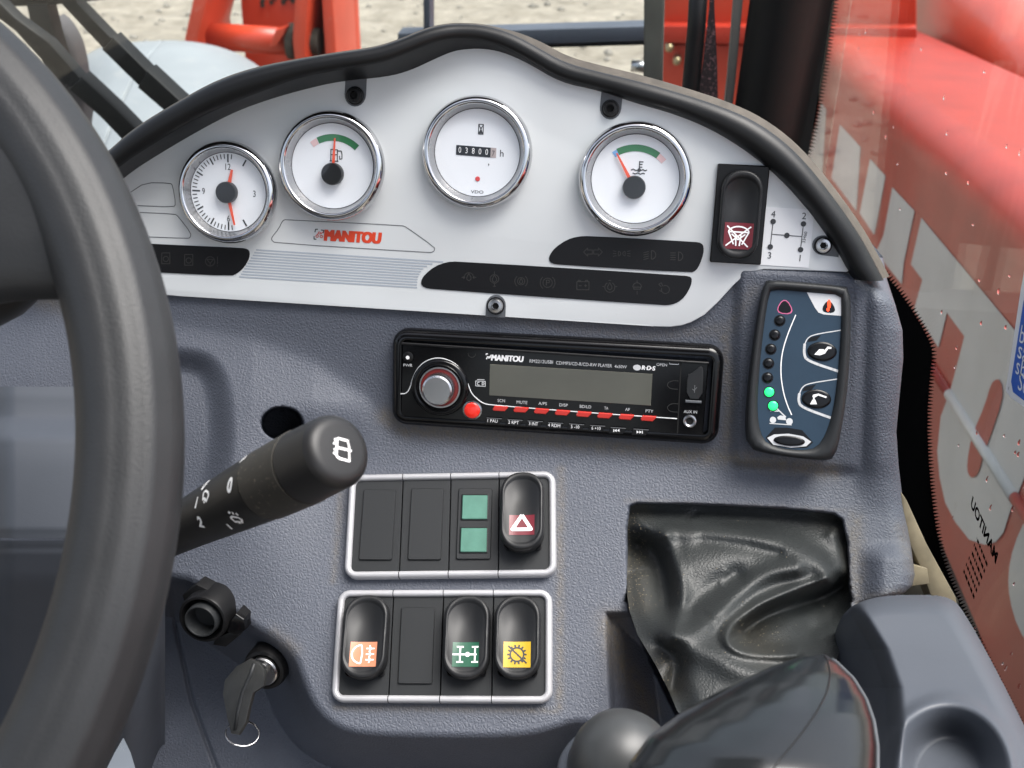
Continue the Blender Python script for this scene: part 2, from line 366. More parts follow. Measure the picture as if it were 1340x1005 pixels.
# loose stones on the yard, as far as they can be told apart
sv, sf = [], []
rs = random.Random(3)
for k in range(900):
    x, y = rs.uniform(-7, 3.2), rs.uniform(4.5, 12); s = rs.uniform(.012, .05)
    n0 = len(sv)
    for (dx, dy, dz) in ((1, 0, .2), (0, 1, .2), (-1, 0, .2), (0, -1, .2), (0, 0, .8), (0, 0, -.3)):
        sv.append((x+dx*s*rs.uniform(.6, 1.2), y+dy*s*rs.uniform(.6, 1.2), dz*s))
    sf += [(n0+a, n0+(a+1) % 4, n0+4) for a in range(4)] + [(n0+(a+1) % 4, n0+a, n0+5) for a in range(4)]
st = mk('gravel', (sv, sf), mat('stone', (.2, .185, .16), .9, vary=.4, vscale=3))
tag(st, 'loose stones scattered on the sandy yard', 'gravel', kind='stuff')

# ================================================================ dashboard
dash = empty('dashboard', A.at(690, 600), 'grey grained plastic dashboard with silver instrument fascia and black hood trim', 'dashboard')
def pw(xs, pts):           # piecewise linear in numpy
    return np.interp(xs, [p[0] for p in pts], [p[1] for p in pts])
def sstep(a, b, x): t = np.clip((x-a)/(b-a), 0, 1); return t*t*(3-2*t)
rg, dw, fw = (np.array(v) for v in (rgt, dwn, fwd)); CN = np.array(CAM)
def rays(X, Y): return rg*((X-670)/F)[..., None] + dw*((Y-502.5)/F)[..., None] + fw
def winv(pl, X, Y, h=0.0):
    N = np.array(pl.N); return (rays(X, Y) @ N)/((np.array(pl.o)+N*h-CN) @ N)
def segdist(X, Y, pts):
    D = np.full(X.shape, 1e9)
    for (ax, ay), (bx, by) in zip(pts[:-1], pts[1:]):
        l2 = (bx-ax)**2+(by-ay)**2; t = np.clip(((X-ax)*(bx-ax)+(Y-ay)*(by-ay))/l2, 0, 1)
        D = np.minimum(D, np.hypot(X-ax-t*(bx-ax), Y-ay-t*(by-ay)))
    return D
def inside(X, Y, poly):
    c = np.zeros(X.shape, bool); n = len(poly)
    for i in range(n):
        (x0, y0), (x1, y1) = poly[i], poly[(i+1) % n]
        if y0 == y1: continue
        k = ((y0 > Y) != (y1 > Y)) & (X < (x1-x0)*(Y-y0)/(y1-y0)+x0); c ^= k
    return c
def sdist(X, Y, poly):     # negative inside
    d = segdist(X, Y, list(poly)+[poly[0]]); return np.where(inside(X, Y, poly), -d, d)
JUN = [(-80, 405), (40, 405), (230, 428), (330, 446), (410, 476), (470, 515), (520, 552), (580, 578), (660, 588), (730, 592), (900, 601), (1200, 620)]
PLATEAU = smoothpath([(-200, 300), (1400, 300), (1400, 1200), (830, 1200), (806, 960), (760, 938), (710, 956), (660, 963), (482, 961), (440, 950), (414, 924), (400, 890), (388, 856), (360, 832), (329, 815), (275, 775), (232, 745), (-200, 740)], 2, True)
BOOT = smoothpath([(820, 664), (838, 657), (1085, 668), (1108, 684), (1112, 792), (1118, 900), (1118, 1010), (930, 1010), (880, 930), (826, 806), (821, 780)], 1, True)
STEP = [(794, 803), (900, 803), (960, 1100), (815, 1100), (800, 930), (796, 860)]
def dashw(X, Y):
    wa = winv(A, X, Y, -.0006); wb = winv(B, X, Y)
    jy = pw(X, JUN); bul = np.maximum(0, (winv(A, X, jy)-winv(B, X, jy)))*(1-sstep(70, 400, Y-jy))*(1-sstep(470, 560, X))*(1-sstep(300, 455, X)*sstep(520, 612, Y))
    b = wb+bul; k = .007
    w = .5*(wa+b+np.sqrt((wa-b)**2+k*k))-k*.12
    Z = 1/w
    # falls away below and towards the column
    d = sdist(X, Y, PLATEAU); t = np.maximum(0, d+6); Z += np.minimum(.09, .00002*t*t/(1+t/40)*1.5+.0009*np.maximum(0, t-10))
    # hollow beside the column
    hol = smoothpath([(150, 470), (255, 468), (282, 490), (291, 540), (290, 600), (270, 660), (150, 700)], 2, True)
    Z += .014*sstep(20, -20, sdist(X, Y, hol))
    # drilled hole behind the stalk
    Z += .07*sstep(1.06, .97, np.hypot((X-369)/26, (Y-554)/21))
    # well for the boot, notch beside it
    Z += .055*sstep(1.5, -6, sdist(X, Y, BOOT))
    Z += np.where(Y > 795, 1, 0)*(.006*sstep(4, -6, sdist(X, Y, STEP))+.0004*np.clip(-sdist(X, Y, STEP), 0, 70))
    # right-hand column stands a little proud; lip beside the load indicator
    Z -= .007*sstep(1112, 1150, X)*sstep(352, 400, Y)*(1-sstep(600, 680, Y))
    Z -= .004*sstep(18, 0, sdist(X, Y, [(975, 360), (1120, 366), (1112, 608), (970, 600)]))*(1-sstep(600, 640, Y))
    Z -= .009*sstep(1120, 1160, X)*sstep(705, 735, Y)
    # dust line groove on the lower column cover
    Z += .003*np.exp(-(segdist(X, Y, [(222, 770), (232, 830), (252, 920), (285, 1010)])/2.2)**2)
    return 1/Z
XR = [(300, 1150), (366, 1161), (400, 1172), (432, 1181), (470, 1182), (520, 1177), (565, 1173), (610, 1176), (660, 1182), (720, 1193), (752, 1197), (766, 1194), (776, 1184), (782, 1165), (788, 1140), (1100, 1140)]
FB = [(-80, 368), (42, 371), (230, 384), (840, 423), (880, 425), (903, 416), (936, 391), (958, 366), (984, 351), (1010, 346), (1100, 350), (1125, 345), (1200, 345)]
NX, NY = 560, 400
s_ = np.linspace(0, 1, NX); t_ = np.linspace(0, 1, NY)
S, T = np.meshgrid(s_, t_)
xn = -80+S*1260; y0 = pw(xn, FB)-8; Y = y0+(1100-y0)*T; X = -80+(pw(Y, XR)+80)*S
Z = 1/dashw(X, Y)
# the right edge rolls away from the driver
edge = np.clip((X-(pw(Y, XR)-26))/26, 0, 1); Z = Z+.012*(1-np.sqrt(np.clip(1-edge**2, 0, 1)))
P3 = CN+rays(X, Y)*Z[..., None]
back = np.array([.0, .14, -.03])
cols = [P3[:, -1]+back*f for f in (.12, .4, 1.0)]
P3 = np.concatenate([P3]+[c[:, None] for c in cols], 1); W = P3.shape[1]
idx = np.arange(NY*W).reshape(NY, W)
q = np.stack([idx[:-1, :-1], idx[1:, :-1], idx[1:, 1:], idx[:-1, 1:]], -1).reshape(-1, 4)
dm = bpy.data.meshes.new('dash_moulding')
MI = np.array(WM[dash.name].inverted()); pl3 = P3.reshape(-1, 3) @ MI[:3, :3].T + MI[:3, 3]
dm.from_pydata([tuple(v) for v in pl3.tolist()], [], [tuple(f) for f in q.tolist()]); dm.update()
dm.polygons.foreach_set('use_smooth', [True]*len(dm.polygons)); dm.materials.append(M['dash'])
dirt = np.zeros(X.shape)
for pts, wd, am in (([(505, 545), (530, 562), (700, 574), (935, 598), (985, 604), (1090, 616)], 11, .75), ([(948, 440), (955, 520), (950, 590)], 8, .5), ([(440, 925), (730, 930)], 5, .4), ([(448, 620), (436, 760)], 5, .35), ([(734, 615), (732, 925)], 6, .5), ([(820, 655), (1105, 668)], 4, .25), ([(1118, 680), (1122, 790), (1195, 780)], 12, .55), ([(800, 815), (815, 870), (850, 930)], 18, .8), ([(1180, 690), (1198, 760)], 10, .4), ([(40, 385), (90, 400)], 14, .6), ([(360, 830), (385, 850)], 10, .4), ([(590, 405), (840, 440), (955, 430), (985, 380)], 10, .28)):
    dirt = np.maximum(dirt, am*np.exp(-(segdist(X, Y, pts)/wd)**2))
dirt = np.concatenate([dirt]+[dirt[:, -1:]]*3, 1).reshape(-1)
ca = dm.color_attributes.new('dirt', 'FLOAT_COLOR', 'POINT'); ca.data.foreach_set('color', np.repeat(dirt, 4).astype(np.float32))
do = bpy.data.objects.new('dash_moulding', dm); COL.objects.link(do); do.parent = dash; WM[do.name] = WM[dash.name].copy()
def dz(px, py): return 1/float(dashw(np.array([float(px)]), np.array([float(py)]))[0])
def don(px, py, up=0.0): return pz(px, py, dz(px, py)-up)

# ---- fascia plate
HO = [(20, 330), (70, 262), (145.5, 197), (176, 169), (237, 132), (287, 105), (338, 88.5), (388, 79), (440, 70), (493, 63), (528, 51), (556, 39), (581, 33), (602, 31.5), (633, 33), (668, 43), (700, 60), (738, 82), (783, 94), (834, 106), (890, 122), (949, 141), (993, 161), (1034.5, 192), (1072, 233.5), (1120, 299), (1144, 343), (1156, 366)]
HG = [(30, 352), (85, 280), (159, 216), (188, 197), (246, 161), (299, 137), (345, 119), (391, 101.5), (443, 92), (500, 83), (535, 69), (563, 57), (585, 52), (602, 51), (630, 53), (660, 63), (692, 80), (734, 106), (783, 116), (832, 133), (884, 147), (935, 169), (981, 198), (1022, 232), (1063, 277), (1100, 331), (1110, 350), (1122, 366)]
HF = [(42, 372), (98, 290), (166, 230), (203, 206), (262, 171), (310, 146), (352, 131), (398, 118), (446, 107), (508, 102), (538, 94), (566, 81), (588, 71), (604, 67), (630, 65.5), (656, 69), (690, 83), (733, 109), (783, 119), (831, 136), (882, 150), (933, 171), (979, 200), (1020, 234), (1060, 279), (1097, 333), (1107, 352), (1117, 366)]
top = resample(smoothpath(HF[:-1], 2), 90)
cx, cy = 600, 260
topo = [(x+(x-cx)/math.hypot(x-cx, y-cy)*6, y+(y-cy)/math.hypot(x-cx, y-cy)*6) for x, y in top]
bot = [(1108, 356), (1060, 354), (1000, 352.5), (985, 355), (972, 362), (960, 373), (940, 395), (922, 412), (905, 421.5), (892, 426), (878, 428), (855, 427), (840, 426), (600, 410.5), (230, 387), (60, 376), (47, 374), (42, 370)]
fas = mk('instrument_fascia', slabpx(A, topo+bot, 0, .0022, .0006, 2), M['fascia'], dash, True, 40)
HFH = .0022+.00015
# print on the fascia
for path in ([(171, 251.5), (190, 239), (223, 239.5), (226, 243), (230, 267), (227, 271), (180, 269)], [(183, 278), (229, 280), (233, 283), (250, 305), (249, 311), (245, 312), (195, 310)], [(373, 287.5), (526, 295), (531.6, 297), (568, 323), (569, 327), (566, 330), (561, 330.5), (360, 318), (355, 314), (356, 310), (365, 299), (369.6, 289), (373, 287.5)]):
    mk('outline_print', linespx(A, [smoothpath(path, 1)], 1.0, HFH), M['line'], fas)
sl = []
for i in range(11):
    f = i/10; lx, ly = 335-22*f, 327+35.2*f
    rx = [580, 566, 559, 554, 551, 549, 547.5, 546.5, 546, 545.5, 546][i]; ry = ly+(rx-lx)*.0645*(1-.06*f)
    sl.append([(lx, ly), (rx, ry)])
mk('stripe_print', linespx(A, sl, 1.7, HFH), M['stripe'], fas)
mk('logo_lettering', textpx(A, 'MANITOU', (425, 314.3), (497, 318.3), 13.2, HFH, .05, .10), M['red'], fas)
em = join(linespx(A, [[(412, 304), (413, 300), (416, 300)], [(420, 301), (424, 301.5), (423, 305)], [(411, 309), (411, 313), (414, 313)]], 1.2, HFH), )
mk('logo_corner', em, M['dark'], fas)
mk('logo_emblem', linespx(A, [[(413, 309), (416, 306), (420, 306), (423, 303)], arc(415, 309, 1.7, 0, 360, 8), arc(420.5, 309.5, 1.7, 0, 360, 8), [(416, 306), (417, 303.5), (419.5, 304), (420, 306)]], .9, HFH), M['red'], fas)
# dark warning-lamp strips with unlit symbols
def icon_strokes(kind, x, y, s=1.0):
    c = lambda p: [(x+a*s, y+b*s) for a, b in p]
    dropl = [(0, -6), (3.2, 0), (3, 3), (0, 5), (-3, 3), (-3.2, 0), (0, -6)]
    if kind == 'airL': return [c(dropl), c([(-11, 0), (-6, 0)]), c([(11, 0), (6, 0)]), c([(-8, -2), (-6, 0), (-8, 2)]), c([(8, -2), (6, 0), (8, 2)]), c(arc(0, 0, 7, 200, 340, 8))]
    if kind == 'filter': return [c(arc(0, 0, 6.5, 0, 360, 14)), c(dropl), c([(0, -11), (0, -6)]), c([(0, 6), (0, 11)]), c([(-2, 11), (2, 11)])]
    if kind == 'brake': return [c(arc(0, 0, 5.5, 0, 360, 14)), c([(a*.7, b*.7) for a, b in dropl]), c(arc(0, 0, 9.5, -50, 50, 8)), c(arc(0, 0, 9.5, 130, 230, 8))]
    if kind == 'park': return [c(arc(0, 0, 7, 0, 360, 14)), c(arc(0, 0, 11, -50, 50, 8)), c(arc(0, 0, 11, 130, 230, 8)), c([(-2, 4), (-2, -4), (2, -4), (3, -2), (2, 0), (-2, 0)])]
    if kind == 'batt': return [c([(-9, -5), (9, -5), (9, 7), (-9, 7), (-9, -5)]), c([(-6, 1), (-2, 1)]), c([(2, 1), (6, 1)]), c([(4, -1), (4, 3)]), c([(-7, -5), (-7, -7), (-4, -7), (-4, -5)]), c([(7, -5), (7, -7), (4, -7), (4, -5)])]
    if kind == 'oil': return [c(dropl), c(arc(0, 1, 7.5, -60, 240, 14)), c([(-11, 0), (-8, 0)]), c([(8, 0), (11, 0)]), c([(-2, -9), (2, -9)])]
    if kind == 'water': return [c(arc(0, -1, 6.5, 180, 360, 10)), c([(-6.5, -1), (6.5, -1)]), c([(-5, -1), (-5, 2), (5, 2), (5, -1)]), c([(0, 5), (0, 10)]), c([(0, -8), (0, -11)])]
    if kind == 'loop': return [c(arc(2, 1, 6, -120, 200, 14)), c([(-4, -3), (-8, -7), (-4, -9), (-2, -4)]), c([(-7, 2), (-4, 4)])]
    if kind == 'turn': return [c([(-14, 0), (-8, -6), (-8, -3), (-1, -3), (-1, 3), (-8, 3), (-8, 6), (-14, 0)]), c([(14, 0), (8, -6), (8, -3), (1, -3), (1, 3), (8, 3), (8, 6), (14, 0)])]
    if kind == 'side': return [c(arc(-5, 0, 3.5, -90, 90, 6)), c([(-5, -3.5), (-5, 3.5)]), c(arc(5, 0, 3.5, 90, 270, 6)), c([(5, -3.5), (5, 3.5)])]+[c([(a, b), (a+d, b*1.4)]) for a, d in ((-8, -5), (8, 5)) for b in (-3, 0, 3)]
    if kind in ('dip', 'main'):
        k = 2 if kind == 'dip' else 0
        return [c(arc(2, 0, 6.5, -90, 90, 10)), c([(2, -6.5), (2, 6.5)])]+[c([(-2, b), (-10, b+k)]) for b in (-5, -1.7, 1.7, 5)]
    if kind == 'steer': return [c(arc(0, 0, 7, 0, 360, 14)), c([(-5, -3), (5, -3), (0, 3), (-5, -3)]), c([(0, 3), (0, 7)]), c([(11, -7), (11, 4)]), c([(11, 6), (11, 7.5)])]
    if kind == 'can': return [c([(-6, -8), (6, -8), (6, 8), (-6, 8), (-6, -8)]), c(arc(0, 1, 4, 0, 360, 10))]
STR = [([(60, 311), (200, 319.3), (316, 324.4), (324, 326), (326.7, 330), (326, 338), (320, 349), (311, 357.5), (302, 361.5), (209, 356.6), (60, 349)], [('can', 217, 338), ('can', 247, 340), ('steer', 275, 342)]),
       ([(599, 342), (897, 360.6), (904, 362.5), (905.7, 366), (904, 375), (896.6, 388), (888, 395.5), (878, 399), (868, 399.6), (566, 378.5), (555, 376.5), (550.7, 372), (551.5, 366), (556, 359), (569, 348.5), (584, 343)], [('airL', 613.6, 363), ('filter', 647, 365), ('brake', 682, 368), ('park', 716.6, 370), ('batt', 762.8, 373), ('oil', 798, 375), ('water', 833.7, 376.6), ('loop', 869, 378)]),
       ([(772, 308.8), (909, 316.4), (918, 318), (921, 323), (920.7, 332), (916, 346), (911, 354), (904, 357), (733, 346.6), (722, 345), (718, 340.5), (719.5, 333), (726.5, 324), (741, 314), (756, 309.4)], [('turn', 776, 329.8), ('side', 813.6, 331.8), ('dip', 850.7, 333.5), ('main', 886, 335.4)])]
for poly, ic in STR:
    so = mk('warning_lamp_strip', slabpx(A, smoothpath(poly, 1, True), .0021, .0027, .0002, 1), M['strip'], dash)
    for kd, x, y in ic: mk('unlit_symbol', linespx(A, icon_strokes(kd, x, y, .88), 1.0, .0029), M['ghost'], so)
# screws on their grey tongues
def fscrew(x, y, tongue, big=1.0, bright=False):
    t = mk('screw_tongue', flatpx(A, [tongue], .0022+.00025), M['tab'], dash)
    s = A.sub(x, y, h=.0024)
    k = .0042*big
    mk('screw_washer', lathe(s, [(k*1.18, 0), (k*1.18, .0008), (k*1.0, .001)], n=24), M['black'], t)
    sc = mk('screw_head', lathe(s, [(k, 0), (k, .0022), (k*.86, .0031), (k*.52, .0033), (k*.48, .0012)], n=24), M['steel'] if bright else M['black'], dash, True, 35)
    mk('socket', lathe(s, [(k*.47, .0013)], n=6), M['void'], sc)
def tong(x, y, w, dx, dy, L):
    n = math.hypot(dx, dy); dx, dy = dx/n, dy/n; px, py = -dy, dx
    pts = [(x+dx*L+px*w, y+dy*L+py*w)]
    for i in range(11):
        a = math.pi*i/10; pts.append((x+px*w*math.cos(a)-dx*w*1.1*math.sin(a), y+py*w*math.cos(a)-dy*w*1.1*math.sin(a)))
    pts.append((x+dx*L-px*w, y+dy*L-py*w)); return pts
fscrew(465, 125, tong(465, 124, 14, .05, -1, 22), 1.0)
fscrew(799, 142, tong(799, 141, 14, .1, -1, 20), .95)
fscrew(1077, 321, tong(1077, 321, 13, 1, .12, 22), .95, True)
fscrew(649, 400, tong(649, 400, 13, -.05, 1, 15), 1.0, True)
# ---- hood trim: flange up from the fascia, rounded bead, dusty back
O, G, Fp = (smoothpath(v, 2) for v in (HO, HG, HF)); n = len(O); D = []
for i in range(n):
    (xa, ya), (xb, yb) = O[max(0, i-1)], O[min(n-1, i+1)]; l = math.hypot(xb-xa, yb-ya); wd = 2+7*float(sstep(640, 715, np.float64(O[i][0])))
    D.append((O[i][0]+(yb-ya)/l*wd, O[i][1]-(xb-xa)/l*wd))
bead, flange, duststrip = [], [], []
for i in range(n):
    f = i/(n-1); hh = .020*(1-sstep(.25, .62, np.float64(f)))+.0055
    pF = A.at(*Fp[i], .0005); pG = A.at(*G[i], hh); pO = A.at(*O[i], hh-.001)
    wv = pO-pG; r = wv.length/2; c = (pO+pG)/2; e = wv.normalized(); nn = (A.N-e*A.N.dot(e)).normalized()
    bead.append([c-e*r*math.cos(math.pi*j/14)+nn*r*.95*math.sin(math.pi*j/14) for j in range(15)])
    flange.append([pF, pF.lerp(pG, .5)+A.N*.0004, pG+A.N*.0006])
    pD = A.at(*D[i], hh-.008)
    duststrip.append([pO-nn*.0012-e*.001, pD, pD-A.N*.02-e*.002, pD-A.N*.10])
mk('hood_bead', loft(bead, False), M['rim'], dash, True)
mk('hood_flange', loft(flange, False), M['rim'], dash, True)
mk('hood_back', loft(duststrip, False), M['dusty'], dash, True, 50)
# ================================================================ gauges
mm = .001
def gauge(name, px, py, rad, label, lift=.0):
    pl = A.sub(px, py, h=.0022+.006+lift); pl = pl.up(-.006-lift)
    t = empty(name, pl, label, 'gauge', 'round chrome-rimmed gauges in the fascia'); k = rad/.0303; z = lift
    mk('bezel', lathe(pl, [(r_*k*mm, z+h_*mm) for r_, h_ in ((28.6, -1-z*1000), (28.6, 1.8), (29.9, 2.0), (30.3, 3.2), (30.2, 4.6), (29.7, 6.0), (28.9, 7.2), (27.9, 7.9), (27.0, 8.1), (26.3, 7.9), (25.8, 7.3), (25.6, 6.6))], n=72, cap1=False), M['chrome'], t, True)
    mk('inner_ring', lathe(pl, [(25.65*k*mm, z+.0067), (25.2*k*mm, z+.0055), (24.0*k*mm, z+.0030), (23.6*k*mm, z+.0024)], n=72, cap1=False), M['steel'], t, True)
    d = mk('dial', lathe(pl, [(24.4*k*mm, z+.0022)], n=64), M['dial'], t)
    mk('dial_edge', lathe(pl, [(23.7*k*mm, z+.0023), (23.3*k*mm, z+.0024)], n=64, cap1=False), M['dark'], d)
    mk('glass', lathe(pl, [(25.7*k*mm, z+.0069), (18*k*mm, z+.0071), (8*k*mm, z+.00715)], n=48), M['gauge_glass'], t, True)
    return t, pl, d, z+.0022, k
def polar(a, r, c=(0, 0)): return (c[0]+r*math.sin(R(a)), c[1]+r*math.cos(R(a)))
def sector(a0, a1, r0, r1, c=(0, 0), n=14):
    return [polar(a0+(a1-a0)*i/n, r1, c) for i in range(n+1)]+[polar(a1-(a1-a0)*i/n, r0, c) for i in range(n+1)]
def needle(t, pl, h, ang, L, c, w0=1.5*mm, w1=.7*mm, nm='needle'):
    a, b = polar(ang, -0*mm, c), polar(ang, L, c); dx, dy = math.cos(R(ang)), -math.sin(R(ang))
    mk(nm, slab(pl, [(a[0]-dx*w0/2, a[1]-dy*w0/2), (a[0]+dx*w0/2, a[1]+dy*w0/2), (b[0]+dx*w1/2, b[1]+dy*w1/2), (b[0]-dx*w1/2, b[1]-dy*w1/2)], h, h+.0005), M['needle'], t)
def hubcap(t, pl, h, r, c, top=.0036):
    mk('hub', lathe(pl, [(r, h), (r, h+top*.8), (r*.93, h+top), (r*.5, h+top*1.04)], c[0], c[1], n=36), M['hub'], t, True, 40)
# clock
t, pl, d, z, k = gauge('clock', 295.5, 252, 28.6*mm, 'round white clock with red hands and minute marks, beside the steering wheel', .003)
t['category'] = 'clock'
big, small = [], []
for i in range(60):
    a = i*6
    if 6 < a < 170 and a not in (30, 150): continue  # marks left out in this arc imitate glare on the clock glass
    (big if a % 30 == 0 else small).append([polar(a, 21.2*mm), polar(a, (16.6 if a % 90 == 0 else 17.2) * mm if a % 30 == 0 else 18.5*mm)])
mk('hour_marks', lines(pl, big, .85*mm, z+.0002), M['dark'], d); mk('minute_marks', lines(pl, small, .55*mm, z+.0002), M['dark'], d)
for s, u, v in (('12', 0, 14.2), ('3', 15.3, 0), ('6', 0, -14.6), ('9', -14.6, 0)): mk('numeral', textc(pl, s, u*mm, v*mm, 3.5*mm, z+.0002, wide=.8), M['dark'], d)
needle(t, pl, z+.0010, 12, 13.0*mm, (0, 0), 2.6*mm, 1.2*mm, 'hour_hand'); needle(t, pl, z+.0016, 167, 18.5*mm, (0, 0), 2.2*mm, .9*mm, 'minute_hand')
hubcap(t, pl, z, 6.0*mm, (-.3*mm, 0), .0040)
# fuel
t, pl, d, z, k = gauge('fuel_gauge', 432.5, 217.5, 30.2*mm, 'white fuel gauge with green arc and pump symbol beside the clock', .002)
hc = (.6*mm, -4.2*mm)
mk('green_scale', flat(pl, [sector(-27, 42, 18.0*mm, 21.6*mm, hc)], z+.0002), M['green'], d)
mk('reserve_scale', flat(pl, [sector(-39, -28, 18.0*mm, 21.4*mm, hc)], z+.0002), M['pink'], d)
pu = [[(-1.6, 7), (-1.6, 13.2), (2.2, 13.2), (2.2, 7)], [(-2.2, 7), (2.8, 7)], [(-1.6, 10.5), (2.2, 10.5)], [(2.2, 12.6), (4.4, 12.6), (4.8, 11), (4.8, 8.4), (3.6, 8.2), (3.3, 10)]]
mk('pump_symbol', lines(pl, [[(hc[0]+u*mm, hc[1]+v*mm) for u, v in p] for p in pu], .5*mm, z+.0002), M['dark'], d)
needle(t, pl, z+.0012, 3, 19.5*mm, hc, 1.9*mm, .8*mm); hubcap(t, pl, z, 6.1*mm, hc, .0042)
# hour meter
t, pl, d, z, k = gauge('hour_meter', 623, 200, 30.5*mm, 'white hour meter with digit counter under the hood peak')
co = mk('counter_window', flat(pl, [[(-11.7*mm, -1.6*mm), (7.4*mm, -2.2*mm), (7.4*mm, 3.1*mm), (-11.7*mm, 3.7*mm)]], z+.0002), M['gloss'], t)
mk('last_wheel', flat(pl, [[(7.45*mm, -2.2*mm), (10.5*mm, -2.3*mm), (10.5*mm, 3.0*mm), (7.45*mm, 3.1*mm)]], z+.0002), mat('pinkish_digit', (.42, .36, .35), .5), t)
for i, s in enumerate('03800'): mk('digit', textc(pl, s, (-9.6+3.72*i)*mm, (1.2-.12*i)*mm, 3.1*mm, z+.0004, wide=.75), M['white'], co)
mk('digit', textc(pl, '7', 9.0*mm, .2*mm, 2.8*mm, z+.0004, wide=.8), M['dark'], co)
mk('letter', textc(pl, 'h', 13.6*mm, .4*mm, 3.7*mm, z+.0002), M['dark'], d)
mk('comma', textc(pl, ',', 6.6*mm, -4.2*mm, 4*mm, z+.0002), M['dark'], d)
hg = [[(-1.1, 10), (1.5, 10), (1.5, 15.2), (-1.1, 15.2), (-1.1, 10)], [(-1.1, 15.2), (.2, 12.6), (-1.1, 10)], [(1.5, 15.2), (.2, 12.6), (1.5, 10)]]
mk('hourglass', lines(pl, [[((u+1.4)*mm, v*mm) for u, v in p] for p in hg], .45*mm, z+.0002), M['dark'], d)
mk('hourglass_sand', flat(pl, [[(.6*mm, 10.3*mm), (2.6*mm, 10.3*mm), (1.6*mm, 12.2*mm)], [(1*mm, 13.6*mm), (2.2*mm, 13.6*mm), (1.6*mm, 12.8*mm)]], z+.00022), M['dark'], d)
mk('red_dot', lathe(pl, [(1.35*mm, z+.0002), (1.2*mm, z+.0004)], .8*mm, -14*mm, n=20), mat('dot_red', (.6, .05, .05), .4), t)
mk('maker_lettering', textc(pl, 'VDO', .8*mm, -21*mm, 1.7*mm, z+.0002, wide=1.35), M['dark'], d)
# temperature
t, pl, d, z, k = gauge('temperature_gauge', 831, 234.5, 30.6*mm, 'white coolant temperature gauge with green arc and thermometer symbol')
hc = (-.2*mm, -4.4*mm)
mk('green_scale', flat(pl, [sector(-29, 34, 19.0*mm, 22.6*mm, hc)], z+.0002), M['green'], d)
mk('cold_scale', flat(pl, [sector(-36, -29, 19.0*mm, 22.2*mm, hc)], z+.0002), M['sblue'], d)
mk('hot_scale', flat(pl, [sector(34, 46, 19.0*mm, 22.2*mm, hc)], z+.0002), M['pink'], d)
th = [[(2, 9.5), (2, 14)], [(2, 13.6), (4, 13.6)], [(2, 12.2), (3.6, 12.2)], [(2, 10.8), (3.6, 10.8)], [(-2.4, 9), (-1.2, 9.6), (0, 9), (1.2, 9)], [(2.8, 9), (4, 9.6), (5.2, 9), (6.2, 9.5)], [(-1.4, 7.6), (0, 7.1), (1.4, 7.7), (2.8, 7.1), (4.2, 7.7), (5.2, 7.3)]]
mk('thermometer_symbol', lines(pl, [[(hc[0]+u*mm, hc[1]+v*mm) for u, v in p] for p in th], .55*mm, z+.0002), M['dark'], d)
mk('thermometer_bulb', lathe(pl, [(1.0*mm, z+.00025)], hc[0]+2*mm, hc[1]+9.2*mm, n=14), M['dark'], d)
needle(t, pl, z+.0012, -31, 20.5*mm, hc, 2.2*mm, .8*mm); hubcap(t, pl, z, 6.2*mm, hc, .0034)

